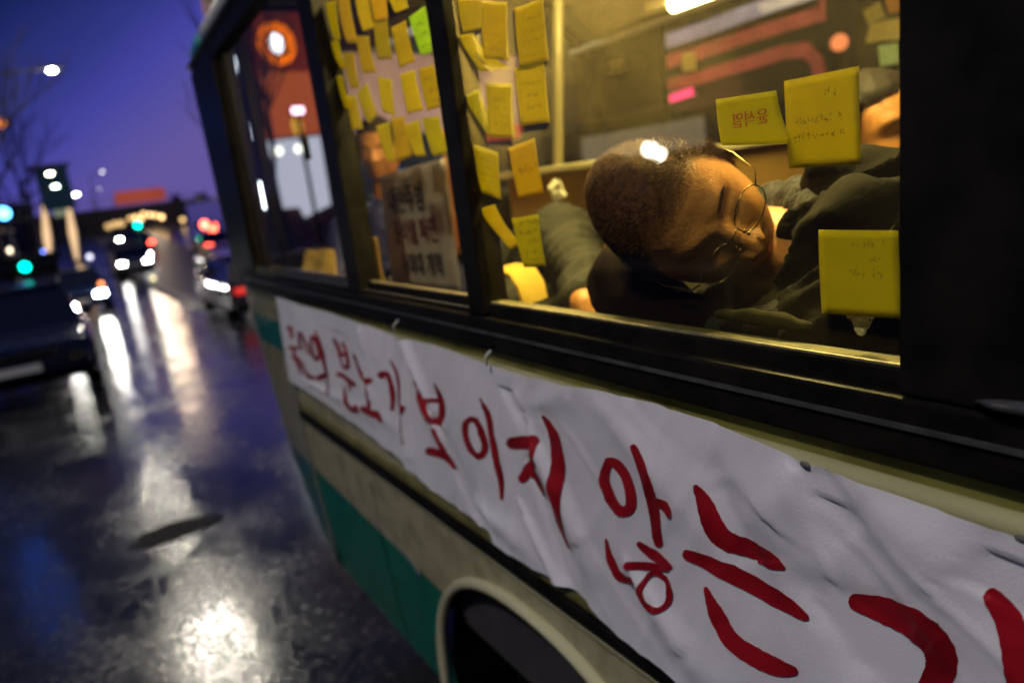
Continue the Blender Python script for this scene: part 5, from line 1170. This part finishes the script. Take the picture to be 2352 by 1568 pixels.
#car('dark car waiting in the middle of the road beyond the blue car', (.01, .012, .03), PY(268, 620, 26).x, 26, .05, head=None)
# traffic lights and signals
def signal(u, v, y, col, s, label, r=.16):
    p = PY(u, v, y); t = empty('traffic_light', (p.x, y, gz(y)), 0, label, 'traffic light', 'traffic signals down the street'); z_ = p.z-gz(y)
    MB().box((-.6, .0, z_-.22), (.6, .22, z_+.22), .03).build('housing', M_black, t)
    for k, cc in enumerate(((1, 0), (0, 0), (-1, 0))): pass
    MB().lathe([(.001, -.05), (r*.7, -.045), (r, 0)], (0, -.01, z_), 'y', 16).build('lamp', glow('signal_%d' % u, col, s), t, True)
    for dx_ in (-.38, .38): MB().lathe([(.001, -.02), (r*.8, 0)], (dx_, -.01, z_), 'y', 12).build('dark_lamp', M_cglass, t)
    MB().tube([(.0, .12, 0), (0, .12, z_-.22)], .06, 8).build('post', M_pole, t)
signal(316, 517, 60, (0, .8, .5), 10, 'green signal hanging below the overpass', .2)
signal(57, 613, 18, (0, .75, .55), 8, 'green signal low at the left behind the nearest car', .09); signal(488, 520, 55, (1, .1, .05), 14, 'red signal near the front pillar of the bus', .3); signal(470, 516, 50, (1, .1, .06), 14, 'red signal left of its neighbour by the bus pillar', .26)
signal(8, 490, 24, (.1, .45, 1), 9, 'blue light at the left edge of the street', .16); signal(105, 590, 40, (1, .04, .05), 5, 'small red light at the foot of the gantry'); signal(3, 283, 60, (1, .3, .08), 1.6, 'dim orange light up the pole at the left edge', .3)
# roadside bulbs along the far junction
gl_ = [(330, 495, 85, .9), (345, 497, 85, 1.2), (358, 498, 85, 1), (372, 502, 80, 1.4), (300, 505, 85, .6), (312, 503, 82, 1), (325, 506, 80, 1), (420, 508, 80, .7), (265, 520, 60, .35), (280, 518, 60, .35), (250, 525, 60, .3)]
for i, (u, v, y, s) in enumerate(gl_):
    p = PY(u, v, y); t = empty('bollard_lamp', (p.x, y, gz(y)), 0, 'small amber lamp in the row of lights under the overpass', 'lamp', 'amber lamps under the overpass')
    if i in (1, 6):
        ld = bpy.data.lights.new('amber_light', 'POINT'); ld.energy = 500; ld.color = (1, .75, .5); ld.shadow_soft_size = .3; lo = bpy.data.objects.new('amber_light', ld); C.objects.link(lo); lo.parent = t; lo.location = (0, -.6, 4.5)
    MB().tube([(0, 0, 0), (0, 0, p.z-gz(y))], .05, 6).build('post', M_pole, t); MB().ball((0, 0, p.z-gz(y)+.15), .22, None, None, 10, 8).build('globe', glow('amber_globe_%d' % i, (1, .62, .25), s*3.5), t, True)

# small lamps and shopfront lights scattered at the left end of the street
sc_ = ((24, 575, 60, (1, .8, .55), 5, 'small warm shopfront lamp low at the left, under the bare tree'), (42, 610, 45, (.9, .95, 1), 4, 'small white shopfront lamp beside the green signal'), (18, 598, 50, (.8, .85, 1), 3, 'faint bluish lamp at the left edge above the nearest car'),
 (98, 580, 55, (.15, .25, 1), 8, 'blue lamp at the foot of the left gantry pillar'), (130, 655, 24, (1, .8, .25), 3, 'yellow marker lamp between the two near cars'), (76, 618, 40, (.9, .8, .7), 2, 'dim cream lamp left of the gantry foot'),
 (206, 590, 42, (.8, .8, 1), 3, 'pale lamp right of the gantry foot'), (222, 632, 30, (1, .75, .3), 5, 'amber lamp beside the dazzling blue car'), (232, 652, 27, (1, .3, .1), 4, 'orange lamp below the amber one by the blue car'),
 (352, 640, 34, (1, .85, .4), 2, 'faint yellow lamp mirrored in the wet road centre'), (455, 590, 40, (.85, .7, 1), 3, 'lilac lamp among the parked cars ahead of the bus'), (508, 625, 24, (1, .9, .85), 1.2, 'white lamp on the parked cars nearest the bus pillar'), (515, 590, 30, (.8, .7, .9), 2, 'small pale lamp beside the bus pillar'))
for u, v, y, c, s_, lb in sc_:
    p = PY(u, v, y); zz = max(.35, p.z-gz(y)); t = empty('marker_lamp', (p.x, y, gz(y)), 0, lb, 'lamp', 'small lamps at the end of the street')
    MB().ball((0, 0, zz), .0028*y, None, None, 12, 8).build('globe', glow('marker_%d_%d' % (u, v), c, s_), t, True); MB().tube([(0, .06, 0), (0, .06, zz)], .035, 6).build('post', M_pole, t)

p = Vector((-2.0, 13.5, 3.3)); o = MB().box((p.x-.07, p.y-.05, p.z-.12), (p.x+.07, p.y+.05, p.z+.12), .02).build('lit_sign', glow('blue_sign_glow', (.03, .16, 1), 16)); tag(o, 'blue roadside lightbox left of the picture, mirrored blue in the wet road', 'lit sign')
MB().tube([(p.x, p.y+.1, 0), (p.x, p.y+.1, p.z)], .05, 8).build('sign_post', M_black, o)

for u, v, lb in ((640, 347, 'small round lamp at the top of the white display window'), (686, 342, 'second small round lamp at the top right of the white display window')):
    p = PY(u, v, 15.7) - Vector((0, 16, 0)); MB().ball(p, .09).build('display_lamp', glow('display_lamp_%d' % u, (1, 1, .85), 3), shop, True)
p = PY(683, 290, 15.6) - Vector((0, 16, 0)); MB().ball(p, .12, .06, .2).build('amber_lamp', glow('shop_amber', (.9, .45, .05), 1.0), shop, True)
